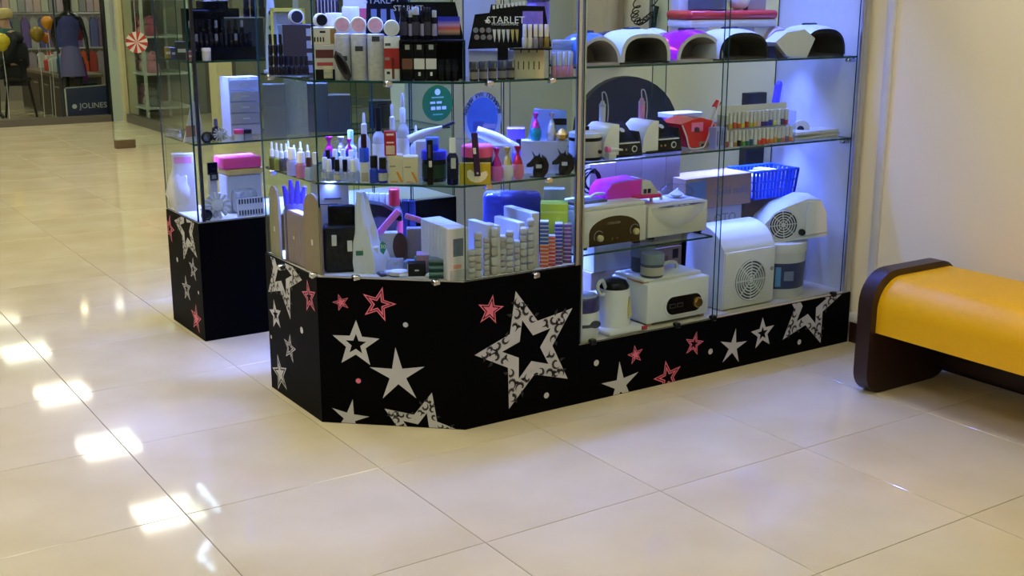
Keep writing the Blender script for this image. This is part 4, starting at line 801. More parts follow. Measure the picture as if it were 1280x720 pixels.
# ------------------------------------------------------------------ WALL CASE
def XR(px, y, z): return at_y(px, y, z).x
def nail_lamp(lab, pxl, pxr, y, top_py, dp, shell, rim, inner, n=2.0, mid=None, lip=.86, base_m=None):
    z = ZR3; x0, x1 = XR(pxl, y, z), XR(pxr, y, z); wd = x1-x0; h = on_plane((pxl+pxr)/2, top_py, 1, y+dp*.25).z-z
    t = thing('nail_lamp', lab, 'nail lamp', ((x0+x1)/2, y, z)); N = 18
    def ring(s, yy, zs, sx=1.0):
        o = []
        for q in range(N+1):
            a = PI-PI*q/N; ca, sa = math.cos(a), math.sin(a)
            o.append((wd/2*s*sx*math.copysign(abs(ca)**(2/n), ca), yy, h*zs*abs(sa)**(2/n)+.006))
        return o
    secs = [ring(1,.0,.86), ring(1.02,dp*.18,.96), ring(1.02,dp*.45,1.0), ring(.98,dp*.75,.94), ring(.86,dp*.97,.70), ring(.6,dp,.45)]
    m = MB(); vs = [p for r_ in secs for p in r_]; K = N+1
    fs = [(i*K+q, i*K+q+1, (i+1)*K+q+1, (i+1)*K+q) for i in range(len(secs)-1) for q in range(N)]+[tuple((len(secs)-1)*K+q for q in range(N, -1, -1))][:1]
    m.add(vs, fs, 0, True).build('shell', shell, t)
    i0 = ring(1,0,.86); i1 = ring(lip,-.001,.74); m = MB(); m.add(i0+i1, [(q, K+q, K+q+1, q+1) for q in range(N)], 0, True).build('rim', rim, t)
    i2 = ring(lip*.9,dp*.72,.66); m = MB(); m.add(i1+i2, [(q, K+q, K+q+1, q+1) for q in range(N)]+[tuple(K+q for q in range(N+1))], 0, True).build('tunnel', inner, t)
    MB().box(-wd*.49,wd*.49,.004,dp*.95,0,.0075).build('base_plate', base_m or inner, t)
    if mid: MB().lathe([(wd*.17,h*.995),(wd*.17,h*1.012+.006),(wd*.14,h*1.02+.008)], 18, (0,dp*.45,0), sy=.45).build('control_panel', mid, t)
    return t
BROWN = C(158, 146, 140, .5); DKIN = C(50, 48, 40, .4); GPANEL = C(40, 42, 50, .25)
nail_lamp('white and chrome-blue arched nail lamp nearest the chrome post', 722, 776, .20, 42, .17, M('chrome_blue', (110,150,230), .12, .55), C(190,186,188,.4), BROWN, 2.0, GPANEL)
nail_lamp('white trapezoid nail lamp on a black base', 776, 838, .20, 38, .18, C(206,208,240,.3), C(196,196,200,.4), C(104,98,88,.45), 3.0, GPANEL, base_m=BLK)
nail_lamp('metallic pink arched nail lamp', 846, 904, .22, 38, .18, M('metallic_pink', (226,50,196), .12, .6), C(190,184,190,.4), BROWN, 2.1, GPANEL)
nail_lamp('white nail lamp with a wide black mouth beside the metallic pink one', 899, 960, .19, 37, .18, C(204,204,244,.3), BLK, DKIN, 2.7, GPANEL, lip=.93)
nail_lamp('largest white sculpted nail lamp with a black mouth at the wall end', 1004, 1056, .20, 32, .19, C(206,206,214,.3), BLK, DKIN, 2.6, GPANEL, lip=.92)
nail_lamp('pale blue nail lamp standing behind the white trapezoid one', 812, 846, .40, 37, .14, C(180,196,240,.25), C(180,186,200,.4), BROWN, 2.2, None)
nail_lamp('dusty pink nail lamp standing behind the large sculpted one', 958, 990, .38, 33, .15, C(176,150,156,.35), C(150,130,132,.4), DKIN, 2.3, None)
nail_lamp('dark nail lamp standing behind the chrome-blue one', 755, 790, .40, 41, .14, C(44,44,54,.25), C(60,60,66,.4), DKIN, 2.4, None)
# sweep of the sculpted lamp's front wing
x0 = XR(968, .19, ZR3); x1 = XR(1004, .19, ZR3); t = thing('lamp_wing', 'white curved front wing of the sculpted lamp', 'cover', (x0, .19, ZR3)); MB().prism([(0,.06),(.01,.055),(.06,.012),(.085,.004),(x1-x0+.02,.0),(x1-x0+.06,.07),(x1-x0,.105),(.06,.095)], 0, .06, smooth=True).build('shell', C(206,206,220,.3), t); MB().prism([(.0,.045),(.055,.006),(.08,0),(.02,0)], .005, .055).build('under_wedge', C(40,38,40,.4), t)
# red-lidded tray with stand behind the lamps
y = .44; x0, x1 = XR(852, y, ZR3+.1), XR(962, y, ZR3+.1); zb = on_plane(900, 24, 1, y).z
t = thing('salon_bath', 'white foot bath on legs with a long red lid', 'bath', ((x0+x1)/2, y, ZR3)); hw = (x1-x0)/2
MB().rbox(-hw,hw,-.05,.10,zb-ZR3,zb-ZR3+.034,.016,3).build('lid', C(176,40,34,.3), t); MB().rbox(-hw*.97,hw*.97,-.045,.095,zb-ZR3-.03,zb-ZR3,.008,2).build('rim', C(206,206,226,.35), t)
for s_ in (-1, 1): MB().rbox(s_*hw*.72-.05,s_*hw*.72+.05,-.03,.08,0,zb-ZR3-.028,.008,2).build('leg', C(196,200,240,.35), t)
t = jar('steel_bowl', 'dark steel bowl on the red lid', 'bowl', Vector((XR(890, y, zb+.03), y+.03, zb+.034)), .09, .075, C(80,86,100,.3), C(70,76,90,.3), .2)
t = thing('white_ball', 'white round lamp globe on the red lid', 'globe', (XR(925, y, zb+.03), y+.01, zb+.034)); MB().lathe([(.012,0),(.034,.012),(.045,.035),(.040,.06),(.02,.08),(.001,.086)], 18).build('globe', C(224,224,236,.3), t); MB().lathe([(.02,0),(.02,.004)], 14).build('collar', ALU, t)
carton('grey_box', 'grey carton on the wall end of the red lid', 'box', Vector((XR(946, y, zb+.03), y, zb+.034)), .10, .07, .08, C(150,140,130,.6), 0)
t = carton('lilac_box', 'pale lilac box standing beyond the pink lamp', 'box', Vector((XR(853, .50, ZR3), .50, ZR3)), .05, .05, .30, C(190,200,244,.4), 0)
# ---- middle shelf
P = Vector((2.14, .235, ZR2)); k = mpp(P)
t = thing('wax_pot', 'grey-white wax pot with black bands beside the chrome post', 'warmer', P); r = .058
MB().lathe([(r*.96,0),(r,.004),(r,.011)], 24).build('foot_band', BLK, t); MB().lathe([(r*.97,.011),(r*.99,.05),(r*.96,.066)], 24).build('body', C(176,170,170,.4), t)
MB().lathe([(r*.97,.066),(r*1.02,.070),(r*1.02,.078)], 24).build('black_band', BLK, t); MB().lathe([(r*1.0,.078),(r*.98,.092),(r*.6,.100),(.001,.101)], 24).build('lid', C(206,208,220,.3), t); MB().lathe([(.013,.100),(.013,.112),(.010,.114)], 12).build('knob', BLK, t); MB().lathe([(.007,0),(.006,.006)], 12).xf(Matrix.Translation((.02,-r*.95,.03)) @ Matrix.Rotation(PI/2,4,'X')).build('dial', BLK, t)
def drill(pxl, pxr, y, lab, pen_m):
    x0, x1 = XR(pxl, y, ZR2), XR(pxr, y, ZR2); wd = x1-x0; h = .115; d = .13
    t = thing('nail_drill', lab, 'machine', ((x0+x1)/2, y, ZR2))
    side = [(0,.008),(0,.045),(.02,.055),(.075,.10),(.10,h),(d,h*.9),(d,.008)]
    MB().prism([(-wd*.5+.001,.006),(-wd*.1,.006),(-wd*.1,h),(-wd*.24,h*1.0),(-wd*.36,h*.86),(-wd*.46,h*.5)], .004, d, smooth=True).build('white_shell', C(220,222,240,.25), t)
    MB().prism(side, -wd*.1, wd*.40, 'x').build('black_panel', C(24,24,30,.3), t)
    MB().prism([(0,.0),(wd*.5,0),(wd*.46,.05),(wd*.40,.085),(wd*.38,.006)], .004, d, smooth=True).build('side_cheek', C(30,30,36,.3), t); MB().rbox(-wd*.40,wd*.48,-.004,d,0,.010,.003,1).build('foot', BLK, t)
    MB().box(-wd*.1,wd*.40,-.002,.006,.046,.050).build('white_line', C(206,206,220,.3), t)
    sl = Matrix.Translation((wd*.10,.045,.078)) @ Matrix.Rotation(math.radians(40),4,'X'); kb = MB().lathe([(.017,0),(.017,.012),(.013,.017),(.001,.018)], 18).xf(sl).build('knob', C(34,34,40,.25), t); MB().lathe([(.011,.0172),(.001,.0182)], 14).xf(sl).build('knob_cap', C(206,206,220,.25), kb)
    for i in range(2): MB().lathe([(.004,0),(.004,.002)], 10).xf(Matrix.Translation((-wd*.04+.018*i,0,.026)) @ Matrix.Rotation(PI/2,4,'X')).build('socket', C(176,140,96,.3,metal=.6), t)
    MB().lathe([(.012,0),(.012,.0015),(.009,.0016)], 16).xf(Matrix.Translation((wd*.27,0,.026)) @ Matrix.Rotation(PI/2,4,'X')).build('dial', C(206,206,214,.3), t); MB().lathe([(.008,0.001),(.008,.0025)], 12).xf(Matrix.Translation((wd*.27,0,.026)) @ Matrix.Rotation(PI/2,4,'X')).build('dial_face', C(24,24,30,.3), t)
    # handpiece standing behind with its cord
    b = Vector((-wd*.06,d*.85,.09)); MB().tube([b,b+Vector((0,0,.05)),b+Vector((0,0,.08)),b+Vector((0,0,.098))], [.011,.012,.012,.006], 12).build('handpiece', pen_m, t); MB().tube([b+Vector((0,0,.078)),b+Vector((0,0,.086))], [.0125,.0125], 12).build('collar', ALU, t)
    MB().tube(cmrom([b+Vector((0,0,.096)),b+Vector((.006,.01,.125)),b+Vector((.022,.01,.120)),b+Vector((.026,.0,.07)),b+Vector((.020,0,.0)),b+Vector((.02,.02,-.04))],5), .0022, 6).build('cord', C(190,190,200,.4), t)
    return t
drill(754, 804, .20, 'white and black nail drill station next to the wax pot', C(200,206,250,.25)); drill(803, 853, .215, 'white and black nail drill station with a pink handpiece beside the red one', C(226,150,190,.25))
t = thing('spare_handpiece', 'pink-tipped spare handpiece lying before the first drill station', 'tool', (XR(765,.18,ZR2), .18, ZR2)); MB().tube([(-.02,0,.035),(.0,0,.034),(.045,0,.030)], [.009,.008,.003], 10).build('pen', C(220,196,226,.3), t); MB().tube([(-.026,0,.0355),(-.012,0,.0347)], [.011,.010], 8).build('pink_tip', C(230,110,170,.3), t); MB().rbox(-.022,.012,-.012,.02,0,.026,.006).build('rest', C(200,200,224,.4), t)
# red drill
x0, x1 = XR(850,.225,ZR2), XR(894,.225,ZR2); wd = x1-x0; t = thing('nail_drill', 'red nail drill machine with a white cord looped over its front', 'machine', ((x0+x1)/2,.225,ZR2))
MB().prism([(-wd*.5,.095),(-wd*.32,.03),(-wd*.26,.008),(wd*.5,.008),(wd*.5,.06),(wd*.40,.10),(wd*.05,.115),(-wd*.2,.108)], 0, .12, smooth=True).build('body', C(206,26,38,.2), t); MB().rbox(wd*.02,wd*.5,-.003,.11,0,.028,.004,1).build('foot', C(150,110,90,.4), t)
for i in range(2): MB().box(wd*(.08+.2*i),wd*(.16+.2*i),-.004,-.002,.008,.018).build('socket', BLK, t)
MB().lathe([(.010,0),(.010,.008),(.007,.009)], 14).xf(Matrix.Translation((-.012,0,.072)) @ Matrix.Rotation(PI/2,4,'X')).build('knob', C(70,40,60,.3), t); MB().box(-wd*.2,wd*.12,-.0015,.0,.066,.098).build('pink_badge', C(226,120,180,.4), t)
MB().tube(cmrom([(-wd*.48,-.004,.092),(-wd*.36,-.006,.05),(-wd*.26,-.006,.008),(0,-.007,.004),(wd*.16,-.006,.012),(wd*.30,-.004,.06),(wd*.48,.0,.125),(wd*.62,.01,.165),(wd*.72,.02,.170),(wd*.74,.02,.13)],6), .0026, 6).build('cord', C(214,204,210,.3), t)
MB().tube([(wd*.28,.03,.072),(wd*.46,.03,.112),(wd*.60,.03,.145)], [.008,.011,.007], 10).build('handpiece', C(214,206,226,.25), t); MB().tube([(wd*.60,.03,.145),(wd*.70,.03,.165)], [.012,.012], 10).build('handpiece_end', C(206,40,46,.25), t)
y = .43; carton('violet_box', 'violet box with a white lid behind the drill stations', 'box', Vector((XR(850,y,ZR2), y, ZR2)), .10, .07, .092, C(104,60,206,.35), 0); carton('white_lid_tray', 'flat white tray lying on the violet box', 'tray', Vector((XR(856,y,ZR2), y-.012, ZR2+.092)), .15, .09, .018, C(214,214,246,.3), 0)
carton('orange_box', 'dark box with an orange edge behind the red drill', 'box', Vector((XR(882,.42,ZR2), .42, ZR2)), .13, .06, .066, C(60,48,62,.4), 0, [(C(226,130,90,.4),.35,.98,.4,.96,'orange_panel')])
t = carton('tip_case', 'blue-white ribbed case of nail tips beside the vial rack', 'case', Vector((XR(901,.185,ZR2), .185, ZR2)), .055, .05, .078, C(150,160,230,.35), 0, [(C(70,80,160,.4),.12+.2*i,.2+.2*i,.15,.85,'rib') for i in range(4)])
# vial rack: two tiers of slim colour vials
y = .175; x0, x1 = XR(908,y,ZR2), XR(993,y,ZR2); n_ = 17
t = thing('vial_rack', 'clear acrylic rack carrying two tiers of colour vials', 'rack', ((x0+x1)/2, y, ZR2)); hw = (x1-x0)/2
MB().box(-hw,hw,.0,.022,0,.004).build('lower_step', CLEAR, t); MB().box(-hw,hw,.026,.052,.064,.068).build('upper_step', CLEAR, t); MB().box(-hw,hw,.052,.055,0,.15).build('back_sheet', C(206,206,246,.4), t)
for s_ in (-1,1): MB().box(s_*hw-.002,s_*hw+.002,0,.055,0,.12).build('end_sheet', CLEAR, t)
low = [(150,60,70),(214,220,220),(170,130,90),(40,30,36),(90,150,70),(40,110,90),(40,90,140),(206,206,214),(196,70,44),(214,60,30),(206,90,40),(206,130,50),(206,140,60),(90,130,70),(190,110,90),(120,90,130),(206,120,50)]
upp = [(206,206,216),(60,52,70),(214,180,60),(206,90,50),(196,80,50),(214,190,70),(186,60,44),(190,190,70),(206,170,80),(206,180,190),(80,50,90),(50,50,170),(56,60,180),(206,206,110),(210,200,214),(70,60,120),(170,50,90)]
cl = {}
for row in range(2):
    for i in range(n_):
        c_ = (low if row == 0 else upp)[i]; P = Vector((x0+(x1-x0)*(i+.5)/n_, y+.011+.028*row, ZR2+(.004 if row == 0 else .068)))
        v_ = thing('colour_vial', 'slim colour vial with a tall clear top on the '+('lower' if row == 0 else 'upper')+' tier of the vial rack', 'vial', P, 0, ('lower' if row == 0 else 'upper')+' tier of colour vials'); r = .0078
        MB().lathe([(r,0),(r,.015+.005*(i % 3 == 0)),(r*.8,.018+.005*(i % 3 == 0))], 10).build('colour_base', C(*c_,.3), v_); MB().lathe([(r*.9,.016),(r*.85,.058),(r*.55,.060)], 10).build('clear_top', C(206,204,230,.2), v_)
for i in range(8):
    P = Vector((XR(1022,.2,ZR2)+.004*math.sin(i*2.1), .195+.004*math.cos(i*1.7), ZR2+.0042*i)); t = MB().box(-.125,.115,0,.10,0,.0034).build('paper_sheet', C(200+3*(i % 4),204,240,.6), None, P, .05*math.sin(i*1.3)); tag(t, 'loose white leaflet in the low pile beside the vial rack', 'leaflet', 'pile of leaflets')
t = disc('dark_ring_roll', 'white roll with a dark core standing at the end of the vial rack', 'roll', Vector((XR(1000,.26,ZR2), .26, ZR2)), .035, .03, C(206,208,240,.4), None); MB().lathe([(.014,0),(.014,.002)], 14).xf(Matrix.Translation((0,-.001,.035)) @ Matrix.Rotation(PI/2,4,'X')).build('core', C(40,36,60,.4), t)
# ---- half shelf: sterilisers, pink drill
SPAN = C(56, 44, 28, .35); KN = C(196, 184, 130, .3)
y = .19; x0, x1 = XR(724,y,ZR1), XR(807,y,ZR1); hw = (x1-x0)/2; h = on_plane(765, 261, 1, y).z-ZR1
t = thing('dry_steriliser', 'cream box steriliser with a brown half-round control panel', 'steriliser', ((x0+x1)/2,y,ZR1))
MB().rbox(-hw,hw,0,.20,.010,h,.004,2).build('body', WARMWHITE, t); MB().rbox(-hw*.98,hw*.98,.004,.196,h,h+.016,.004,2).build('lid', C(214,216,236,.3), t)
for s_ in (-1,1): MB().box(s_*hw*.8-.012,s_*hw*.8+.012,.01,.03,0,.011).build('foot', BLK, t)
pan = [(-hw*.72,.012),(hw*.80,.012),(hw*.80,.058)]+[(hw*.04+hw*.76*math.cos(a_), .058+.055*math.sin(a_)) for a_ in [PI*q/12 for q in range(1,12)]]+[(-hw*.72,.058)]
MB().prism(pan, -.002, .001).build('control_panel', SPAN, t)
for x, z in ((-hw*.42,.040),(hw*.66,.048)): MB().lathe([(.0115,0),(.0115,.010),(.009,.012)], 16).xf(Matrix.Translation((x,-.002,z)) @ Matrix.Rotation(PI/2,4,'X')).build('knob', KN, t); MB().tube([(x-.02*math.cos(a_)-.004,-.0025,z+.02*math.sin(a_)+.006) for a_ in [PI*q/10 for q in range(-2,9)]], .0012, 5).build('scale_arc', C(150,146,140,.4), t)
for i, c_ in enumerate(((60,90,60),(130,50,40))): MB().lathe([(.004,0),(.004,.002)], 10).xf(Matrix.Translation((-hw*.04+.022*i,-.002,.032)) @ Matrix.Rotation(PI/2,4,'X')).build('pilot_light', C(*c_,.3), t)
text_mesh('STERILIZER', .012, C(150,140,120,.5), 'lettering', t, face_front(0,-.0025,.088)); MB().tube(cmrom([(-.03,.10,h+.014),(-.024,.10,h+.030),(0,.10,h+.038),(.045,.10,h+.032),(.055,.10,h+.014)],5), .006, 8).build('handle', C(206,214,246,.3), t)
y = .20; x0, x1 = XR(812,y,ZR1), XR(886,y,ZR1); hw = (x1-x0)/2; h = on_plane(850, 255, 1, y).z-ZR1
t = thing('uv_steriliser', 'cream steriliser with a bulging front and oval violet control panel', 'steriliser', ((x0+x1)/2,y,ZR1))
MB().rbox(-hw,hw,.012,.19,.008,h,.004,2).build('body', WARMWHITE, t)
m = MB(); N = 14; rowsv = []
for i in range(7):
    v = i/6; rr_ = (.06+.94*math.sin(v*PI/2)**.8)
    for q in range(N+1):
        u = -1+2*q/N; rowsv.append((hw*.92*u*rr_, .012-.036*max(0,1-u*u)*rr_, .030+(h-.034)*v))
m.add(rowsv, [(i*(N+1)+q, i*(N+1)+q+1, (i+1)*(N+1)+q+1, (i+1)*(N+1)+q) for i in range(6) for q in range(N)]+[tuple(6*(N+1)+q for q in range(N+1))], 0, True).build('door', C(224,222,216,.3), t)
lens = [(hw*.80*math.cos(2*PI*q/28), .012+(-.018+.016*math.sin(2*PI*q/28)), 0) for q in range(28)]
MB().add([(a_[0], a_[1], h-.003) for a_ in lens], [list(range(28))]).build('control_panel', C(40,34,96,.25), t)
for i in range(3): MB().box(-.04+.028*i,-.022+.028*i,-.014,-.004,h-.003,h-.0022).build('button', C(200,204,240,.4), t)
for s_ in (-1,1): MB().box(s_*hw*.8-.01,s_*hw*.8+.01,.02,.04,0,.009).build('foot', BLK, t)
MB().tube(cmrom([(-.05,.11,h-.003),(-.045,.11,h+.02),(-.01,.11,h+.026),(.0,.11,h-.003)],5), .006, 8).build('handle', C(196,206,246,.3), t)
xs2, ys2, hs2 = (x0+x1)/2, y, h
t = thing('film_lump', 'crumpled clear film bundle lying on the oval-panel steriliser', 'film', (xs2+.075, y+.11, ZR1+h)); MB().lathe([(.02,0),(.062,.012),(.066,.03),(.04,.05),(.001,.056)], 9, smooth=False).build('bundle', FILM, t); MB().lathe([(.01,.002),(.03,.015),(.001,.035)], 7, smooth=False).build('inner_fold', FILMW, t)
# pink drill resting across both sterilisers
P = Vector((2.395, .26, ZR1+.149)); t = thing('nail_drill', 'translucent magenta nail drill with a white face resting across the sterilisers', 'machine', P, -.12)
MB().prism([(-.13,.0),(.06,0),(.075,.012),(.045,.062),(.02,.070),(-.10,.060),(-.125,.035)], 0, .12, smooth=True).build('body', M('magenta_plastic', (226,40,214), .2, coat=.3), t); MB().prism([(.02,.0),(.085,.0),(.095,.012),(.055,.062),(.02,.066)], -.006, .115).build('face', C(226,186,226,.3), t); MB().rbox(-.02,.102,-.012,.12,-.001,.014,.004).build('tray', C(206,40,120,.3), t)
for i in range(2): MB().box(.026+.018*i,.038+.018*i,-.009,-.005,.018,.034).build('switch', C(40,30,70,.3), t)
MB().box(-.12,-.005,-.004,.10,-.016,-.001).build('under_board', CARD2, t)
cable = []
for q in range(70): a_ = q*.36; cable.append((-.10+.006*math.sin(q*.9)+.035*math.cos(a_)*(1-.003*q), .15+.012*math.sin(a_*.5), .052+.038*math.sin(a_)*(1+.25*math.sin(q*.11))))
t2 = MB().tube(cable, .0034, 6).build('cable', BLK, t)
y = .30; t = carton('flat_tray', 'shallow dark-edged steel tray on the brown-panel steriliser', 'tray', Vector((XR(745,.21,ZR1+.15), .24, ZR1+.152)), .15, .07, .012, C(110,112,126,.3,metal=.5), 0)
# cartons on the rear of the case
def rcarton(lab, pxl, pxr, y, z, ph, dp, mat, marks=(), name='carton_box', tape=None):
    x0, x1 = XR(pxl,y,z), XR(pxr,y,z); return carton(name, lab, 'box', Vector(((x0+x1)/2,y,z)), x1-x0, dp, ph, mat, 0, marks, tape=tape)
# ---- case floor
P = Vector((2.118, .205, ZRD)); t = thing('ultrasonic_bath', 'round white bath with a purple lid beside the chrome post', 'bath', P); r = .062
MB().lathe([(r*.9,0),(r*1.0,.02),(r*1.03,.06),(r*.98,.10)], 26, sy=.85).build('body', C(220,220,226,.28), t); MB().lathe([(r*1.0,.098),(r*1.02,.108),(r*.99,.145),(r*.9,.150)], 26, sy=.85).build('lid', C(54,48,110,.25), t); MB().lathe([(r*.88,.150),(r*.82,.156),(.001,.160)], 26, sy=.85).build('lid_window', C(140,150,180,.15), t)
MB().lathe([(r*1.035,.046),(r*1.045,.052),(r*1.04,.058)], 26, sy=.85, cap=False).build('grey_band', C(70,72,84,.4), t); MB().lathe([(.022,0),(.022,.006)], 16, sy=.6).xf(Matrix.Translation((.015,-r*.85,.056)) @ Matrix.Rotation(PI/2,4,'X')).build('control_panel', C(60,62,76,.3), t)
P = Vector((2.275, .225, ZRD)); t = thing('wax_warmer', 'white can-shaped wax warmer with a black lid and white handle', 'warmer', P); r = .060
MB().rbox(-.085,.09,-.085,.085,0,.018,.012,3).build('base', C(214,218,244,.3), t); MB().lathe([(r*1.05,.016),(r*1.0,.03),(r*.95,.15),(r*.93,.156)], 26).build('can', C(222,224,238,.28), t); MB().lathe([(r*.9,.154),(r*.9,.164),(r*.7,.182),(r*.3,.19),(.001,.191)], 26).build('lid', C(24,24,28,.2), t)
MB().tube(cmrom([(-r*.9,-.01,.14),(-r*1.35,-.02,.145),(-r*1.55,-.02,.175),(-r*1.2,-.02,.195),(-r*.8,-.01,.16)],5), .0065, 8).build('handle', C(206,208,226,.3), t); MB().box(.062,.086,-.0875,-.0845,.006,.020).build('red_switch', C(170,30,40,.3), t)
MB().prism([(.02,.05),(.035,.06),(.030,.10),(.024,.13),(.018,.09)], -r-.001, -r+.006).build('gold_print', C(206,196,130,.4), t)
y = .165; x0, x1 = XR(808,y,ZRD), XR(885,y,ZRD); hw = (x1-x0)/2; h = on_plane(850, 350, 1, y).z-ZRD
t = thing('dry_oven', 'white dry-heat oven with a black oval panel and gold knob', 'oven', ((x0+x1)/2,y,ZRD))
MB().rbox(-hw,hw,0,.21,.012,h,.006,2).build('body', C(226,226,232,.28), t); MB().rbox(-hw*.96,hw*.9,.03,.20,h,h+.014,.004,2).build('lid', C(220,222,244,.3), t)
for s_ in (-1,1): MB().box(s_*hw*.85-.01,s_*hw*.85+.01,.01,.03,0,.013).build('foot', CARD, t)
def pill(hw_, hh_, cx, cz): return [(cx+math.copysign(hw_-hh_, math.cos(a_))+hh_*math.cos(a_), cz+hh_*math.sin(a_)) for a_ in [2*PI*(q+.5)/24 for q in range(24)]]
MB().prism(pill(hw*.62,.040,hw*.16,h*.42), -.004, .001).build('panel_surround', C(232,232,238,.3), t); MB().prism(pill(hw*.57,.034,hw*.16,h*.42), -.006, -.003).build('control_panel', C(26,20,20,.2), t)
for i in range(2): MB().box(hw*(-.32+.24*i),hw*(-.13+.24*i),-.0072,-.0058,h*.37,h*.47).build('display_window', C(84,76,70,.3), t); MB().box(hw*(-.30+.24*i),hw*(-.15+.24*i),-.0078,-.007,h*.385,h*.455).build('display_screen', C(18,16,18,.2), t)
MB().lathe([(.020,0),(.020,.012),(.016,.018),(.001,.019)], 20).xf(Matrix.Translation((hw*.55,-.006,h*.42)) @ Matrix.Rotation(PI/2,4,'X')).build('gold_knob', M('gold_metal', (196,150,80), .25, .9), t)
MB().tube(cmrom([(hw*.05,.11,h+.012),(hw*.08,.11,h+.034),(hw*.25,.11,h+.042),(hw*.50,.11,h+.036),(hw*.55,.11,h+.012)],5), .007, 8).build('handle', C(206,210,244,.3), t)
MB().box(-hw*.99,-hw*.80,.03,.12,h+.0,h+.004).build('wood_strip', C(170,110,70,.5), t)
zt_ = ZRD+h+.014
GJ = clear_mat('smoky_jar', (150,170,180), milk=.45, milk_rgb=(120,136,150), rough=.1)
jar('storage_jar', 'smoky jar with a flat lid and cream label on the white oven', 'jar', Vector((XR(817,.215,zt_), .225, zt_)), .088, .042, GJ, C(120,134,146,.2), .42, band=C(176,170,150,.5)); jar('storage_jar', 'taller smoky jar without a label behind the labelled one', 'jar', Vector((XR(806,.30,zt_), .315, zt_)), .098, .043, GJ, C(130,146,170,.2), .4)
rcarton('brown carton under the white box behind the wax warmer', 738, 790, .40, ZRD, .17, .16, C(172,156,140,.8)); rcarton('white top carton behind the wax warmer', 742, 792, .40, ZRD+.17, .11, .14, C(214,216,240,.5), name='white_carton'); rcarton('flat cream carton with a printed mark behind the purple-lidded bath', 736, 758, .33, ZRD, .105, .06, C(186,176,160,.6), [(C(120,110,100,.6),.3,.7,.4,.7,'print')])
rcarton('wide brown carton with a hand-drawn mark behind the smoky jars', 792, 850, .42, ZRD, .22, .14, C(140,116,88,.8), [(C(96,78,62,.8),.45,.7,.5,.85,'print'),(C(40,32,30,.8),.8,.92,.78,.95,'print')]); rcarton('narrow brown carton lying on the wide marked carton', 794, 852, .43, ZRD+.222, .06, .13, C(132,110,84,.8))
t = rcarton('black box with BLUE in grey letters turned on end', 862, 896, .38, ZRD, .27, .16, C(16,16,24,.35), [(C(150,152,166,.4),.84,.99,.34,.80,'grey_panel')], name='black_carton'); text_mesh('BLUE', .05, C(150,154,170,.4), 'lettering', t, Matrix.Translation((.045,-.0015,.15)) @ Matrix.Rotation(PI/2,4,'X') @ Matrix.Rotation(-PI/2,4,'Z'))
rcarton('small black pack on the black lettered box', 868, 892, .40, ZRD+.27, .03, .12, C(14,14,18,.3), name='black_pack')
# white curved cabinet with round grille
GR = C(60, 62, 70, .5)
def grille(t, cx, cz, r, mtx, rings=7):
    MB().lathe([(r,0),(r,.0015)], 32).xf(mtx @ Matrix.Translation((cx,cz,0))).build('grille_plate', C(44,46,54,.5), t)
    g_ = MB()
    for i in range(rings): rr_ = r*(i+.7)/rings; g_.tube([(cx+rr_*math.cos(2*PI*q/32), cz+rr_*math.sin(2*PI*q/32), .003) for q in range(32)], r*.040, 5, closed=True)
    for q in range(4): a_ = PI*q/4; g_.box(0,0,0,0,0,0) if False else g_.tube([(cx-r*math.cos(a_), cz-r*math.sin(a_), .003),(cx+r*math.cos(a_), cz+r*math.sin(a_), .003)], r*.03, 5)
    o = g_.xf(mtx).build('grille', C(214,214,222,.3), t)
UPR = Matrix.Rotation(PI/2, 4, 'X')
y = .185; x0, x1 = XR(902,y,ZRD), XR(965,y,ZRD); hw = (x1-x0)/2; zt1 = on_plane(930, 311, 1, y).z-ZRD
t = thing('dust_collector', 'upright white dust collector with a curved top and round grille', 'machine', ((x0+x1)/2,y,ZRD))
prof = [(0,.004),(0,zt1)]+[(.012+.22*(1-math.cos(a_))/1.0*.62, zt1+.085*math.sin(a_)) for a_ in [PI/2*q/8 for q in range(1,9)]]+[(.21,zt1+.03),(.22,.004)]
MB().prism(prof, -hw, hw, 'x', smooth=True).build('body', C(222,224,244,.3), t); MB().rbox(-hw*.98,hw*.98,-.006,.004,.006,zt1-.006,.004,2).build('front_plate', C(222,220,216,.3), t)
grille(t, .005, zt1*.46, hw*.60, Matrix.Translation((0,-.006,0)) @ UPR); MB().lathe([(.008,0),(.008,.004)], 10).xf(Matrix.Translation((hw*.86,-.006,zt1*.6)) @ UPR).build('button', C(170,170,176,.3), t)
P = Vector((3.165, .285, ZRD)); t = thing('plastic_bucket', 'white lidded bucket with a navy label under the tilted dust collector', 'bucket', P, -.5); r = .112
MB().lathe([(r*.90,0),(r*.94,.01),(r*1.0,.19),(r*1.0,.195)], 32).build('body', C(206,210,232,.3), t); MB().lathe([(r*1.03,.185),(r*1.04,.2),(r*1.02,.222),(r*.94,.226)], 32).build('lid', C(214,216,240,.3), t); MB().lathe([(r*.955,.04),(r*.995,.145)], 32, cap=False).build('label_band', C(54,60,100,.4), t)
MB().prism([(-.040,.052),(-.018,.052),(-.018,.13),(-.040,.13)], -r*.998, -r*.95).build('light_blue_print', C(90,150,206,.4), t); MB().prism([(-.004,.075),(.034,.075),(.034,.112),(-.004,.112)], -r*1.004, -r*.95).build('label_plate', C(120,130,160,.4), t)
zb = ZRD+.228; t = thing('dust_collector', 'tilted white dust collector with round grille lying on the bucket', 'machine', (3.165, .20, zb), -.5); t.rotation_euler = (0, -.10, -.5)
prof = [(-.135,.0),(.135,.012),(.135,.10),(.115,.155),(.06,.165),(-.05,.135),(-.11,.09),(-.135,.045)]
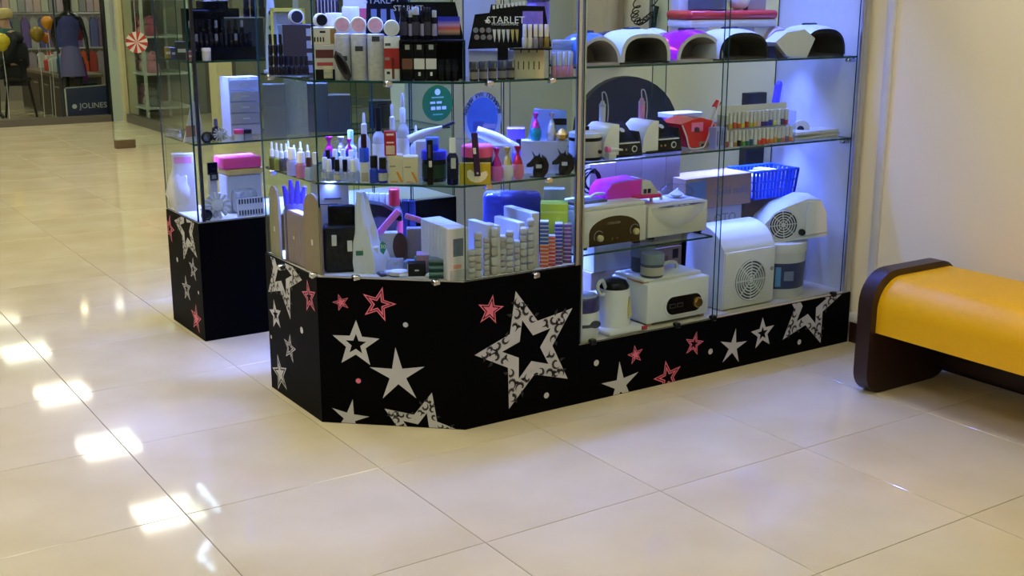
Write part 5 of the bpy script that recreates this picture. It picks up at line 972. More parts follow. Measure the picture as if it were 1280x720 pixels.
MB().prism(prof, 0, .17, smooth=True).build('body', C(216,218,244,.3), t); MB().prism([(.045,.022),(.13,.026),(.13,.10),(.112,.150),(.062,.155),(.05,.11)], -.010, .004).build('front_plate', C(220,220,224,.3), t); MB().prism([(-.13,-.0),(.13,.010),(.13,.022),(-.13,.012)], -.006, .01).build('lower_lip', C(206,206,236,.3), t)
grille(t, -.042, .072, .060, UPR, 6); MB().lathe([(.013,0),(.013,.012),(.010,.014)], 16).xf(Matrix.Translation((.030,-.001,.035)) @ UPR).build('knob', BLK, t)
# cartons and basket at the back of the case
zc = ZRD; rcarton('large brown carton under the blue basket', 925, 996, .445, zc, .37, .12, C(132,112,88,.8), name='carton_box')
rcarton('white carton lettered OTO under the brown long carton', 875, 926, .42, ZRD+.26, .10, .12, C(206,208,236,.5), name='white_carton'); 
rcarton('plain carton hidden under the white lettered carton', 892, 926, .42, ZRD, .26, .12, C(140,120,100,.8))
xo = (XR(875,.42,ZRD+.3)+XR(926,.42,ZRD+.3))/2; o_ = [o for o in COL.objects if o.name.startswith('white_carton')][-1]; text_mesh('OTO', .055, C(150,146,176,.5), 'lettering', o_, face_front(.02,-.0012,.045))
t = rcarton('long brown carton with faint blue lettering and a blue film end', 856, 938, .385, ZRD+.362, .125, .15, CARD, [(C(86,120,166,.5),.02,.30,.04,.9,'blue_film')], name='carton_box'); text_mesh('Gold nails', .045, C(104,104,128,.7), 'lettering', t, face_front(.065,-.0012,.062))
for i, (a_, b_, z_, h_, c_, lab) in enumerate(((736, 768, ZR1, .255, (150,134,118), 'brown carton behind the brown-panel steriliser'), (768, 800, ZR1, .262, (140,126,116), 'brown carton second along behind the sterilisers'), (800, 830, ZR1, .30, (146,132,122), 'taller greyish carton behind the magenta drill'), (830, 848, ZR1, .295, (138,124,112), 'brown carton with a pale top beside the long carton'))): rcarton(lab, a_, b_, .46, z_, h_, .09, C(*c_,.8))
BL = C(36, 84, 214, .35)
P = Vector((3.225, .45, ZRD+.372)); t = thing('plastic_basket', 'blue slatted plastic basket holding white packets on the large carton', 'basket', P, -.05); wb, db, hb = .12, .08, .115
m = MB(); m.box(-wb*.9,wb*.9,-db*.9,db*.9,0,.004); m.build('floor_plate', BL, t)
for s_ in (-1,1):
    for i in range(13):
        u = -1+2*i/12; MB().tube([(u*wb*.9,s_*db*.9,.002),(u*wb,s_*db,hb)], .0062, 5).build('bar', BL, t)
    for i in range(7):
        u = -1+2*i/6; MB().tube([(s_*wb*.9,u*db*.9,.002),(s_*wb,u*db,hb)], .0062, 5).build('bar', BL, t)
for z_, s_ in ((hb,1.0),(hb*.62,.962),(hb*.32,.932),(.004,.9)): MB().tube([(-wb*s_,-db*s_,z_),(wb*s_,-db*s_,z_),(wb*s_,db*s_,z_),(-wb*s_,db*s_,z_)], .0055 if z_ == hb else .004, 6, closed=True).build('band', BL, t)
for i in range(3): carton('white_packet', ['white packet at the carton side of the blue basket', 'white packet in the middle of the blue basket', 'white packet at the wall end of the blue basket'][i], 'packet', P+Vector((-.06+.055*i,-.04+.012*i,.006)), .05, .09, .085+.008*i, C(206,210,244,.4), .2*i-.2)
# ------------------------------------------------------------------ FAR CASE goods
ZF2, ZF3 = .815, 1.14
def fpick(px, z, ins): P = loc(px, z, ins, B_FAR); return P, mpp(P)
BK2 = C(12, 12, 18, .25)
P, k = fpick(284, ZF3, .03); t = thing('counter_display', 'black two-step counter display in the case across the gap', 'display stand', P); w2 = 38*k
MB().box(-w2,w2,.0,.07,0,.05).build('lower_step', BK2, t); MB().box(-w2,w2,.07,.16,0,.10).build('upper_step', BK2, t); MB().box(-w2,w2,.16,.165,0,.20).build('backboard', BK2, t)
for row, (yy, zz, n_) in enumerate(((.025,.05,12),(.105,.10,9))):
    for i in range(n_):
        Q = P+Vector((-w2+2*w2*(i+.5)/n_, yy, zz)); 
        bottle('polish_bottle', 'tiny black polish bottle on the '+('upper' if row else 'lower')+' step of the black display across the gap', 'bottle', Q, .052+.006*(i % 2), .009, C(20,18,24,.2), C(30,28,34,.25) if i % 4 else C(120,116,130,.3), .5, .6, group=('upper' if row else 'lower')+' step polish bottles', seg=8, rz=0)
for i, (px, w_, h, ins, lab) in enumerate(((254, 22, 60, .14, 'low black box at the open end of the far case'), (266, 18, 70, .20, 'black box behind the low one in the far case'), (283, 13, 70, .20, 'black grooved box in the far case'), (308, 50, 48, .19, 'wide grey-topped box in the far case'))):
    P, k = fpick(px, ZF3, ins); t = carton('dark_carton', lab, 'box', P, w_*k, .08, h*k, BK2 if i < 3 else C(52,56,60,.4), 0, tape=C(140,142,140,.5) if i == 3 else None)
    if i == 3: MB().box(-w_*k/2,w_*k/2,0,.08,h*k,h*k+.004).build('top_sheet', C(150,152,150,.5), t)
for i, px in enumerate((309, 318, 328)):
    P, k = fpick(px, ZF3, .235); bottle('tall_bottle', 'tall black bottle on the wide box in the far case', 'bottle', P+Vector((0,-.02,48*k)), 24*k, 4*k, BK2, C(26,26,34,.3), .45, .8, group='black bottles on the wide box', seg=10)
for i, (px, w_, h, ins, c_, lab) in enumerate(((211, 9, 14, .03, (120,110,50), 'olive gold box at the corner of the far case'), (218, 8, 14, .05, (40,52,120), 'navy jar box beside the olive one'), (228, 16, 22, .10, (30,44,46), 'dark green box on the far case top shelf'), (238, 10, 12, .04, (150,80,90), 'rose pot box on the far case top shelf'))):
    P, k = fpick(px, ZF3, ins); carton('small_box', lab, 'box', P, w_*k, .04, h*k, C(*c_,.35), None, [(C(190,190,190,.4),.2,.8,.4,.6,'print')])
P, k = fpick(258, ZF3, .02); jar('lilac_cup', 'pale lilac cup before the black display across the gap', 'cup', P+Vector((0,-.005,0)), .05, .017, C(170,176,230,.3), C(206,208,240,.3), .25)
# middle shelf
P, k = fpick(309, ZF2, .20); t = thing('drawer_unit', 'clear plastic drawer tower glowing blue in the far case', 'drawer unit', P); ww, hh = 40*k, 72*k
MB().box(-ww/2,ww/2,.10,.104,0,hh).box(-ww/2,-ww/2+.003,0,.10,0,hh).box(ww/2-.003,ww/2,0,.10,0,hh).box(-ww/2,ww/2,0,.10,hh-.004,hh).build('frame', FROST, t)
for i in range(5):
    z0 = .004+(hh-.01)*i/5; dw = MB().rbox(-ww/2+.004,ww/2-.004,0,.095,z0,z0+(hh-.01)/5-.005,.003,1).build('drawer', clear_mat('blue_frost', (230,232,233), milk=.5, milk_rgb=(226,226,226), rough=.15), t); MB().box(-.016,.016,-.006,0,z0+.018,z0+.024).build('handle', C(200,206,240,.3), dw)
for i, (px, h, r, ins, bm, cm, lab) in enumerate(((271, 26, 5, .12, (40,30,50), (90,84,130), 'dark cone perfume bottle in the far case'), (299, 14, 6, .04, (190,190,206), (230,70,120), 'pot with a pink lid in the far case'), (309, 13, 6, .05, (150,150,170), (26,26,34), 'pot with a black lid in the far case'))):
    P, k = fpick(px, ZF2, ins); bottle('perfume_bottle', lab, 'bottle', P, h*k, r*k, C(*bm,.2), C(*cm,.3), .35, .4 if i == 0 else .95, seg=12)
for i in range(6):
    P, k = fpick(209+3.2*i, ZF2, .03+.02*i); jar('silver_pot', 'tiny silver-capped pot in the row on the far case shelf', 'jar', P, 9*k, 2.2*k, C(170,172,190,.3), M('silver_cap', (200,204,214), .2, .9), .5, 'silver-capped pots in the far case', seg=10)
P, k = fpick(240, ZF2, .10); t = thing('leaning_card', 'pale lilac card leaning in the far case', 'card', P, .3); MB().prism([(-12*k,0),(18*k,0),(14*k,46*k),(4*k,50*k)], 0, .004).build('card', C(186,190,226,.5), t); MB().box(-8*k,6*k,-.001,0,6*k,20*k).build('print', C(130,70,60,.5), t)
def ring_mirror(px, z, ins, lab):
    P, k = fpick(px, z, ins); t = thing('round_mirror', lab, 'mirror', P); r = 7*k; rm = Matrix.Translation((0,.004,r)) @ Matrix.Rotation(PI/2,4,'X')
    MB().tube([(r*.86*math.cos(2*PI*q/24), 0, r+r*.86*math.sin(2*PI*q/24)) for q in range(24)], .0045, 6, closed=True).build('rim', C(16,14,18,.3), t); MB().lathe([(r*.8,0),(r*.8,.002)], 20).xf(rm).build('glass', C(150,146,160,.1,metal=.8), t); MB().box(-.012,.012,-.004,.016,0,.006).build('foot', C(16,14,18,.3), t)
ring_mirror(259, ZF2, .03, 'small round black-rimmed mirror on the far case shelf'); ring_mirror(259, .5, .03, 'small round black-rimmed mirror on the far case floor')
def flower(px, z, ins, lab, r_, c_):
    P, k = fpick(px, z, ins); t = thing('fabric_flower', lab, 'ornament', P, facing(P)); r = r_*k
    for q in range(14):
        a_ = 2*PI*q/14; MB().tube([(r*.2*math.cos(a_),0,r+r*.2*math.sin(a_)),(r*.95*math.cos(a_),-.012*(q % 2),r+r*.95*math.sin(a_))], [r*.10,r*.13], 6).build('petal', c_, t)
    MB().lathe([(r*.45,-.012),(r*.5,.0),(r*.4,.014),(.001,.018)], 14).xf(Matrix.Translation((0,0,r)) @ Matrix.Rotation(PI/2,4,'X')).build('centre', c_, t)
flower(273, .5, .05, 'large cream spiky flower on the far case floor', 17, C(196,192,196,.6)); flower(276, ZF2, .05, 'clear spiky flower on the far case shelf', 9, C(176,176,206,.4))
flower(262, .5, .10, 'smaller cream spiky flower behind the large one', 11, C(190,186,200,.6))
P, k = fpick(308, .5, .13); t = thing('pink_tray', 'bright pink tray on a yellow one in the far case', 'tray', P); MB().rbox(-26*k,24*k,0,.12,.185,.235,.01,2).build('tray', C(232,70,130,.35), t); MB().rbox(-22*k,26*k,.0,.10,.16,.184,.004,1).build('yellow_tray', C(200,170,90,.5), t); MB().rbox(-22*k,24*k,.01,.10,0,.158,.004,1).build('box_below', C(190,200,246,.5), t)
P, k = fpick(270, .5, .10); t = thing('black_clip', 'black bulldog clip above the cream flower', 'clip', P+Vector((0,0,.0))); MB().box(-.02,.02,.0,.012,.175,.225).build('jaw', C(14,16,40,.3), t); MB().tube([(-.012,-.004,.18),(.016,-.004,.18),(.016,-.004,.155),(-.012,-.004,.155)], .005, 6, closed=True).build('lever', C(14,16,40,.3), t); MB().box(-.015,.015,.002,.03,0,.176).build('card_below', C(180,186,236,.5), t)
P, k = fpick(228, .5, .07); t = thing('plastic_bag', 'fluffy milky bag of white tips in the far case', 'bag', P, facing(P)); rr = random.Random(5); vs = []
for i in range(7):
    for q in range(12): a_ = 2*PI*q/12; f = math.sin(PI*(.18+.76*i/6))*(1+.15*rr.uniform(-1,1)); vs.append((17*k*f*math.cos(a_), .06+.055*f*math.sin(a_), 64*k*i/6))
MB().add(vs, [(i*12+q, i*12+(q+1) % 12, (i+1)*12+(q+1) % 12, (i+1)*12+q) for i in range(6) for q in range(12)]+[tuple(range(11,-1,-1)), tuple(range(72,84))], 0, True).build('bag', FILMW, t); MB().rbox(-.03,.03,.04,.08,.03,.14,.01,1).build('contents', C(190,196,250,.5), t)
P, k = fpick(233, .5, .14); carton('pink_white_pack', 'white pack with a pink stripe above the milky bag', 'packet', P, 26*k, .05, 72*k, C(206,206,246,.4), None, [(C(236,130,190,.4),.1,.9,.84,.95,'pink_stripe')])
P, k = fpick(312, .5, .03); t = thing('comb_ruler', 'white ruler with dark comb teeth on the far case floor', 'ruler', P); MB().box(-15*k,20*k,0,.006,0,23*k).build('plate', C(200,206,226,.4), t)
for i in range(9):
    for z_ in (2, 16): MB().box((-13+3.6*i)*k,(-11.4+3.6*i)*k,-.002,0,z_*k,(z_+6)*k).build('tooth', C(50,50,60,.4), t)
P, k = fpick(310, .5, .10); t = MB().rbox(-16*k,16*k,0,.07,0,.10,.02,2).build('film_pack', M('silver_film'), None, P); tag(t, 'crinkled silver film pack behind the comb ruler', 'packet')
for i, px in enumerate((345, 372, 398, 425, 450, 476)):
    P, k = fpick(px, ZF2, .08+.03*(i % 3)); carton('clear_case', ['lilac parcel', 'grey film parcel', 'pale blue parcel', 'violet-grey parcel', 'white film parcel', 'dark film parcel'][i]+' on the far case shelf seen through the corner case', 'packet', P, 28*k, .10, (64,70,60,46,40,34)[i]*k, [C(112,116,132,.25), M('silver_film'), C(96,100,118,.25), C(84,82,100,.4), FILM, C(50,50,60,.4)][i])
for i, px in enumerate((352, 384, 418, 446, 470, 494)):
    P, k = fpick(px, ZF3, .10); carton('tall_pack', ['green-grey pack', 'beige pack', 'dark pack', 'cream pack', 'violet pack', 'grey pack'][i]+' on the far case top shelf', 'packet', P, 18*k, .06, (40+12*(i*3 % 4))*k, [C(110,120,110,.4), C(176,160,120,.5), C(40,40,50,.3), C(190,180,150,.5), C(110,100,170,.4), C(130,130,136,.4)][i], 0)
# ------------------------------------------------------------------ things behind the wall case
P = at_y(779, 1.15, 0); ch = thing('office_chair', 'dark grey chair with a rounded back behind the wall case', 'chair', P, -.35); zt = on_plane(779, 96, 1, 1.15).z
arcp = [(.24*math.cos(a_), zt-.24+.24*math.sin(a_)) for a_ in [PI*q/16 for q in range(17)]]
MB().prism([(.22,.50)]+arcp+[(-.22,.50)], 0, .06, smooth=True).build('backrest', M('dark_grey_fabric', (52,50,50), .9), ch); MB().rbox(-.24,.24,-.46,.0,.42,.50,.03,3).build('seat', M('dark_grey_fabric'), ch)
MB().tube([(0,-.22,.06),(0,-.22,.42)], .025, 10).build('stem', BLK, ch)
for q in range(5): a_ = 2*PI*q/5; MB().tube([(0,-.22,.07),(.26*math.cos(a_),-.22+.26*math.sin(a_),.03)], [.025,.015], 8).build('leg', BLK, ch); MB().lathe([(.02,0),(.02,.03)], 10, (.26*math.cos(a_),-.22+.26*math.sin(a_),0)).build('caster', BLK, ch)
P = on_plane(748, 20, 0, 3.38); t = thing('hanging_coat', 'beige coat hanging on the wall behind the nail lamps', 'coat', (3.39, P.y, 1.10), -PI/2)
MB().prism([(-.12,0),(.12,0),(.10,.40),(.12,.55),(.07,.72),(-.07,.72),(-.12,.55),(-.10,.40)], -.05, .06, smooth=True).build('coat', M('beige_wool', (206,186,156), .95, bump=.3, scale=12), t); MB().tube([(0,.0,.72),(0,.02,.80),(0,.065,.82)], .008, 8).build('hook', ALU, t)
for s_ in (-1,1): MB().tube([(s_*.10,-.01,.62),(s_*.13,-.02,.40),(s_*.12,-.03,.12)], [.045,.04,.035], 10).build('sleeve', M('beige_wool'), t)
coil = []; 
XW = 3.43
cpts = cmrom([on_plane(797,-30,0,XW), on_plane(799,5,0,XW), on_plane(796,20,0,XW), on_plane(803,28,0,XW), on_plane(812,22,0,XW), on_plane(820,12,0,XW), on_plane(823,-30,0,XW)], 30)
for i, p_ in enumerate(cpts): coil.append(p_+Vector((.012*math.cos(i*.5)-.014, .024*math.sin(i*.5), .012*math.cos(i*.5))))
t = thing('phone_cord', 'black coiled phone cord looping down the wall', 'cord', cpts[0]); part_w(MB().tube(coil, .0030, 5), 'coil', BLK, t); part_w(MB().tube([on_plane(821,8,0,3.435), on_plane(818,22,0,3.435), on_plane(817,34,0,3.435)], .012, 8), 'bundle', C(30,44,40,.5), t)
part_w(MB().tube([on_plane(815,-30,0,3.455), on_plane(813,60,0,3.455)], .010, 6), 'conduit', GREY, t)
P = at_y(948, .68, .9); zt = on_plane(948, 116, 1, .68).z; t = carton('dark_board', 'dark grey board standing behind the vial rack', 'board', Vector((P.x, .68, 0)), .13, .04, zt, C(62,60,64,.6), 0, [(C(50,48,52,.6),.06,.94,.05,.95,'panel')])
P = at_y(969, .50, ZR2); t = thing('violet_strap', 'violet folded strap leaning on the side panel', 'strap', P); MB().prism([(-.03,0),(-.005,0),(.028,.19),(.022,.205),(.004,.19)], 0, .02).build('strap', C(70,60,190,.4), t); MB().prism([(-.005,.0),(.012,.0),(.040,.18),(.028,.19)], .002, .018).build('pale_edge', C(180,180,226,.4), t)
# ================================================================== SHOPS ACROSS THE MALL
YW = 10.6
SILL = M('dark_grey_sill', (92, 86, 78), .4); ALP = M('pale_green_aluminium', (176, 186, 176), .35); CREAMCOL = M('cream_column', (198, 186, 146), .6)
wn = tag(MB().box(-1.2, 3.29, YW-.02, YW+.08, 0, .075).build('window_1', SILL), kind='structure')
part_w(pane((-1.2,YW+.03),(3.29,YW+.03),.075,2.9,.01), 'glass_pane', [clear_mat('shop_glass', (240,245,242), ior=1.25), GEDGE], wn)
part_w(MB().box(3.29,3.31,YW-.03,YW+.10,0,3), 'frame', C(24,24,26,.4), wn); part_w(MB().box(3.31,3.42,YW-.03,YW+.10,0,3), 'frame', ALP, wn)
part_w(MB().box(1.25,1.29,YW-.02,YW+.08,.075,3), 'mullion', ALP, wn); part_w(MB().box(2.775,2.79,YW+.02,YW+.04,.075,3), 'mullion', C(40,44,60,.4), wn)
tag(MB().box(3.42,3.56,YW-.16,YW+.06,0,3).build('trim_3', CREAMCOL), kind='structure')
tag(MB().box(-1.2,4.6,13.9,14.0,0,3).build('wall_shop', M('shop_back_wall', (150,140,130), .8)), kind='structure')
tag(MB().box(4.50,4.60,10.95,14.0,0,3).build('wall_shop_side', M('shop_side_wall', (120,112,104), .8)), kind='structure')
P0 = on_plane(283, 140, 1, 8.2); tag(MB().box(P0.x-.08,P0.x+.08,8.2,8.4,0,3).build('trim_4', CREAMCOL), kind='structure')
tag(MB().box(3.56,4.5,10.85,10.95,0,3).build('wall_toys', M('toy_shop_wall', (128,130,118), .8)), kind='structure')
# side glazing of the toy shop and open glass door
w2_ = tag(MB().box(3.42,3.50,8.6,YW-.16,0,.09).build('window_2', SILL), kind='structure'); part_w(pane((3.46,8.6),(3.46,YW-.16),.09,2.9,.01), 'glass_pane', [clear_mat('shop_glass'), GEDGE], w2_)
dr_ = on_plane(143, 186, 2, 0); dn = tag(pane((dr_.x,dr_.y),(dr_.x+.80,dr_.y-.04),.012,2.2,.01).build('door_1', [GLASS, GEDGE]), kind='structure')
part_w(MB().box(dr_.x+.01,dr_.x+.19,dr_.y-.03,dr_.y+.03,.004,.075), 'patch_fitting', M('brown_metal', (110,92,70), .4, .4), dn)
part_w(MB().tube([(dr_.x+.06,dr_.y-.05,.9),(dr_.x+.06,dr_.y-.05,1.4)], .012, 8), 'door_handle', ALU, dn)
# counter of dark wood inside the window
A = on_plane(88, 148, 2, .0); Bp = on_plane(22, 128, 2, .0); dxy = (Bp-A); L_ = min(1.9, dxy.length); A = A+Vector((-.06,.0,0)); an = math.atan2(dxy.y, dxy.x)
t = thing('shop_counter', 'dark wood shop counter behind the window glass', 'counter', A, an); WD = M('dark_wood', (70,58,46), .5, var=.25, scale=9); hc = .46
MB().box(0,L_,-.45,0,.03,hc).build('body', WD, t); MB().box(-.02,L_,-.47,.02,hc,hc+.03).build('worktop', C(120,108,88,.5), t); MB().box(0.02,L_,-.43,-.0,0,.03).build('plinth', BLK, t)
for i in range(4): MB().box(.06+L_*i/4,L_*(i+1)/4-.02,0,.008,.07,hc-.06).build('door', WD, t); MB().box(.10+L_*i/4,.26+L_*i/4,.008,.016,hc-.12,hc-.105).build('handle', C(150,140,120,.4), t)
rotm = Matrix.Translation(A) @ Matrix.Rotation(an, 4, 'Z')
for i, (u, c_, h) in enumerate(((.10,(206,206,206),.15),(.26,(40,130,180),.22),(.42,(50,140,190),.24),(.60,(206,212,206),.24),(.78,(200,206,196),.20),(1.0,(190,60,50),.18))):
    bottle('cosmetic_bottle', ['short white bottle at the near end of the shop counter', 'teal bottle beside the short white one on the counter', 'taller teal bottle on the shop counter', 'tall white bottle on the shop counter', 'white bottle next to the red one on the counter', 'red bottle on the shop counter'][i], 'bottle', rotm @ Vector((u,-.12,hc+.03)), h, .05, C(*c_,.4), C(220,220,220,.4), .2, .5)
# blue sign
Q = on_plane(140, 147, 1, YW+.12); t = thing('window_sign', 'navy sign with white lettering leaning inside the shop window', 'sign', (on_plane(114,147,1,YW+.12).x, YW+.12, .02)); w_ = .25
MB().prism([(-w_,.0),(w_,0),(w_,.375),(-w_,.355)], 0, .02).build('panel', C(30,42,84,.45), t); MB().prism([(-w_-.012,.0),(-w_,0),(-w_,.355),(-w_-.012,.35)], -.004, .022).build('white_edge', C(206,206,206,.5), t); MB().prism([(-w_,.355),(w_,.375),(w_,.385),(-w_,.365)], -.004, .022).build('white_edge', C(150,156,166,.5), t)
text_mesh('JOLINES', .085, C(206,210,220,.5), 'lettering', t, face_front(.035,-.0015,.155)); MB().lathe([(.026,0),(.026,.001)], 16).xf(Matrix.Translation((-.17,-.0005,.155)) @ Matrix.Rotation(PI/2,4,'X')).build('emblem', C(206,210,220,.5), t)
# bodies grown from a skeleton
def skin_body(name, verts, edges, mats, parent, sub=1, root=0):
    me = bpy.data.meshes.new(name); me.from_pydata([v[:3] for v in verts], edges, []); o = bpy.data.objects.new('tmp', me); COL.objects.link(o)
    m = o.modifiers.new('s', 'SKIN'); sv = me.skin_vertices[0].data
    for i, v in enumerate(verts): sv[i].radius = (v[3], v[4] if len(v) > 4 else v[3]); sv[i].use_root = (i == root)
    sb = o.modifiers.new('u', 'SUBSURF'); sb.levels = sb.render_levels = sub
    dg = bpy.context.evaluated_depsgraph_get(); m2 = bpy.data.meshes.new_from_object(o.evaluated_get(dg)); bpy.data.objects.remove(o)
    m2.name = name; m2.materials.clear(); m2.materials.append(mats)
    for p_ in m2.polygons: p_.use_smooth = True
    r_ = bpy.data.objects.new(name, m2); COL.objects.link(r_); r_.parent = parent; return r_
GB = M('gloss_black_body', (12,12,14), .15)
def mannequin(px, y, rz, lab, top, skirt, sc=1.0):
    P = at_y(px, y, 0); t = thing('mannequin', lab, 'mannequin', (P.x, y, .012), rz); s = sc
    V = [(0,0,.92,.13,.10),(0,0,1.10,.10,.085),(0,-.01,1.30,.14,.10),(0,0,1.42,.12,.08),(0,0,1.50,.05,.05),(0,-.01,1.60,.075,.09),(0,-.01,1.72,.06,.07),
         (.09,0,.86,.085),(.10,-.02,.48,.055),(.11,.0,.10,.032),(.12,-.10,.03,.03),
         (-.09,0,.86,.085),(-.12,.06,.48,.055),(-.14,.10,.10,.032),(-.15,.0,.03,.03),
         (.18,0,1.40,.05),(.25,.02,1.14,.036),(.27,-.06,.90,.028),(.27,-.09,.80,.02),(-.18,0,1.40,.05),(-.27,.03,1.16,.036),(-.20,-.10,.98,.028),(-.17,-.14,.92,.02)]
    E_ = [(0,1),(1,2),(2,3),(3,4),(4,5),(5,6),(0,7),(7,8),(8,9),(9,10),(0,11),(11,12),(12,13),(13,14),(3,15),(15,16),(16,17),(17,18),(3,19),(19,20),(20,21),(21,22)]
    skin_body('body', V, E_, GB, t, 2)
    MB().lathe([(.20,.60),(.185,.72),(.165,.88),(.125,1.04)], 20, sy=.8, cap=False).build('skirt', skirt, t); MB().lathe([(.135,1.0),(.125,1.10),(.165,1.28),(.17,1.36),(.12,1.43)], 20, sy=.78, cap=False).build('top', top, t); MB().lathe([(.16,-.012),(.16,.004),(.02,.008)], 24).build('stand', ALU, t)
    t.scale = (.68, .68, .8); return t
mannequin(96, 11.0, -.3, 'black mannequin in a lavender skirt and blue top behind the window', M('blue_cloth', (60,62,120), .9), M('lavender_cloth', (104,98,150), .9))
mannequin(-7, 11.25, .5, 'black mannequin in a dark short skirt at the window edge', M('dark_cloth', (36,34,40), .9), M('dark_cloth'))
# seated person in profile
P = at_y(27, 11.75, 0); rzp = facing(P)
st = thing('bar_stool', 'dark wooden stool under the seated person', 'stool', (P.x, 11.75, 0), rzp)
MB().rbox(-.17,.17,-.17,.17,.47,.52,.02,2).build('seat', C(40,34,30,.5), st)
for sx_ in (-1,1):
    for sy_ in (-1,1): MB().tube([(sx_*.12,sy_*.12,.48),(sx_*.19,sy_*.19,.0)], .016, 8).build('leg', C(30,26,24,.4), st)
t = thing('person', 'person in a dark coat and pale knitted hat sitting on a stool', 'person', (P.x, 11.75, 0), rzp)
SK = M('skin', (206,160,136), .55)
Vp = [(0,0,.60,.14,.15),(-.01,0,.78,.13,.15),(-.03,0,.98,.14,.17),(-.04,0,1.06,.09,.12),(-.07,0,1.13,.05,.05),(-.10,0,1.20,.075,.075),(-.10,0,1.29,.07,.075),
      (-.02,-.10,.58,.09),(-.42,-.10,.56,.065),(-.44,-.10,.16,.04),(-.54,-.10,.05,.035),(-.02,.10,.58,.09),(-.42,.10,.56,.065),(-.44,.10,.16,.04),(-.54,.10,.05,.035),
      (-.03,-.20,1.00,.055),(-.10,-.23,.76,.045),(-.32,-.18,.70,.03),(-.39,-.16,.70,.028),(-.03,.20,1.00,.055),(-.10,.23,.76,.045),(-.32,.18,.70,.03),(-.39,.16,.70,.028)]
Ep = [(0,1),(1,2),(2,3),(3,4),(4,5),(5,6),(0,7),(7,8),(8,9),(9,10),(0,11),(11,12),(12,13),(13,14),(3,15),(15,16),(16,17),(17,18),(3,19),(19,20),(20,21),(21,22)]
n0 = len(Vp)
for sy_, w_i in ((-1,18),(1,22)):          # five fingers per hand, resting on the knees
    for q in range(4):
        y0 = sy_*.16+(q-1.5)*.017; l_ = (.07,.08,.075,.06)[q]; Vp += [(-.42,y0,.695,.010),(-.42-l_*.6,y0,.685,.009),(-.42-l_,y0,.655,.008)]; b_ = len(Vp)-3; Ep += [(w_i,b_),(b_,b_+1),(b_+1,b_+2)]
    Vp += [(-.38,sy_*.16-sy_*.035,.69,.011),(-.42,sy_*.16-sy_*.05,.675,.009)]; b_ = len(Vp)-2; Ep += [(w_i,b_),(b_,b_+1)]
t.scale = (.88,)*3; st.scale = (.88,)*3
body = skin_body('body', Vp, Ep, SK, t, 1)
CO = M('charcoal_coat', (38,38,40), .9)
Vc = [(0,0,.56,.17,.19),(-.01,0,.78,.16,.19),(-.03,0,.98,.17,.205),(-.04,0,1.07,.10,.13),(-.03,-.21,1.00,.075),(-.10,-.24,.76,.062),(-.32,-.185,.70,.045),(-.03,.21,1.00,.075),(-.10,.24,.76,.062),(-.32,.185,.70,.045)]
skin_body('coat', Vc, [(0,1),(1,2),(2,3),(3,4),(4,5),(5,6),(3,7),(7,8),(8,9)], CO, t, 1)
Vt = [(0,0,.60,.15,.17),(-.02,-.10,.585,.105),(-.42,-.10,.565,.08),(-.44,-.10,.14,.06),(-.02,.10,.585,.105),(-.42,.10,.565,.08),(-.44,.10,.14,.06)]
skin_body('trousers', Vt, [(0,1),(1,2),(2,3),(0,4),(4,5),(5,6)], M('dark_trousers', (30,30,34), .9), t, 1)
MB().lathe([(.088,0),(.104,.03),(.108,.07),(.085,.115),(.001,.135)], 18).xf(Matrix.Translation((-.085,0,1.275)) @ Matrix.Rotation(-.12,4,'Y')).build('knitted_hat', M('pale_straw_knit', (214,190,130), .9, bump=.4), t)
for sy_ in (-1,1): MB().lathe([(.001,-.006),(.009,0),(.001,.006)], 8).xf(Matrix.Translation((-.172,sy_*.03,1.262))).build('eye', BLK, t); MB().lathe([(.001,0),(.014,.01),(.016,.03),(.001,.045)], 8, sy=.4).xf(Matrix.Translation((-.09,sy_*.078,1.21))).build('ear', SK, t)
MB().tube([(-.172,0,1.265),(-.197,0,1.235),(-.175,0,1.228)], [.008,.014,.008], 8).build('nose', SK, t); MB().box(-.176,-.168,-.022,.022,1.196,1.203).build('mouth', C(150,70,70,.5), t); MB().lathe([(.085,0),(.10,.03),(.09,.075)], 16).xf(Matrix.Translation((-.075,0,1.07))).build('scarf', M('teal_scarf', (70,120,110), .9), t)
for i, (px, py, r_, c_, lab) in enumerate(((59, 28, .075, (214,140,20), 'orange reflection modelled as a round blob above the shop counter'), (46, 42, .085, (150,120,30), 'olive yellow reflection modelled as a blob beside the seated person'), (2, 52, .095, (220,190,30), 'bright yellow reflection modelled as a blob before the dark-skirted mannequin'), (57, 47, .06, (206,110,20), 'small deep orange reflection modelled as a blob under the other orange one'))):  # coloured reflections modelled as solid blobs on sticks
    Pb = on_plane(px, py, 1, (11.3, 11.5, 11.2, 11.62)[i]); t = thing('reflection_blob', lab, 'reflection_blob', (Pb.x, Pb.y, 0)); MB().lathe([(.004,-r_*1.2),(r_*.5,-r_*.9),(r_*.95,-.1*r_),(r_*.9,r_*.4),(r_*.5,r_*.85),(.001,r_)], 18, (0,0,Pb.z)).build('skin', M('reflection_blob_%d' % i, c_, .25), t); MB().tube([(0,0,Pb.z-r_*1.2),(.01,0,Pb.z*.5),(0,0,.0)], .004, 5).build('stick', C(220,220,220,.4), t)
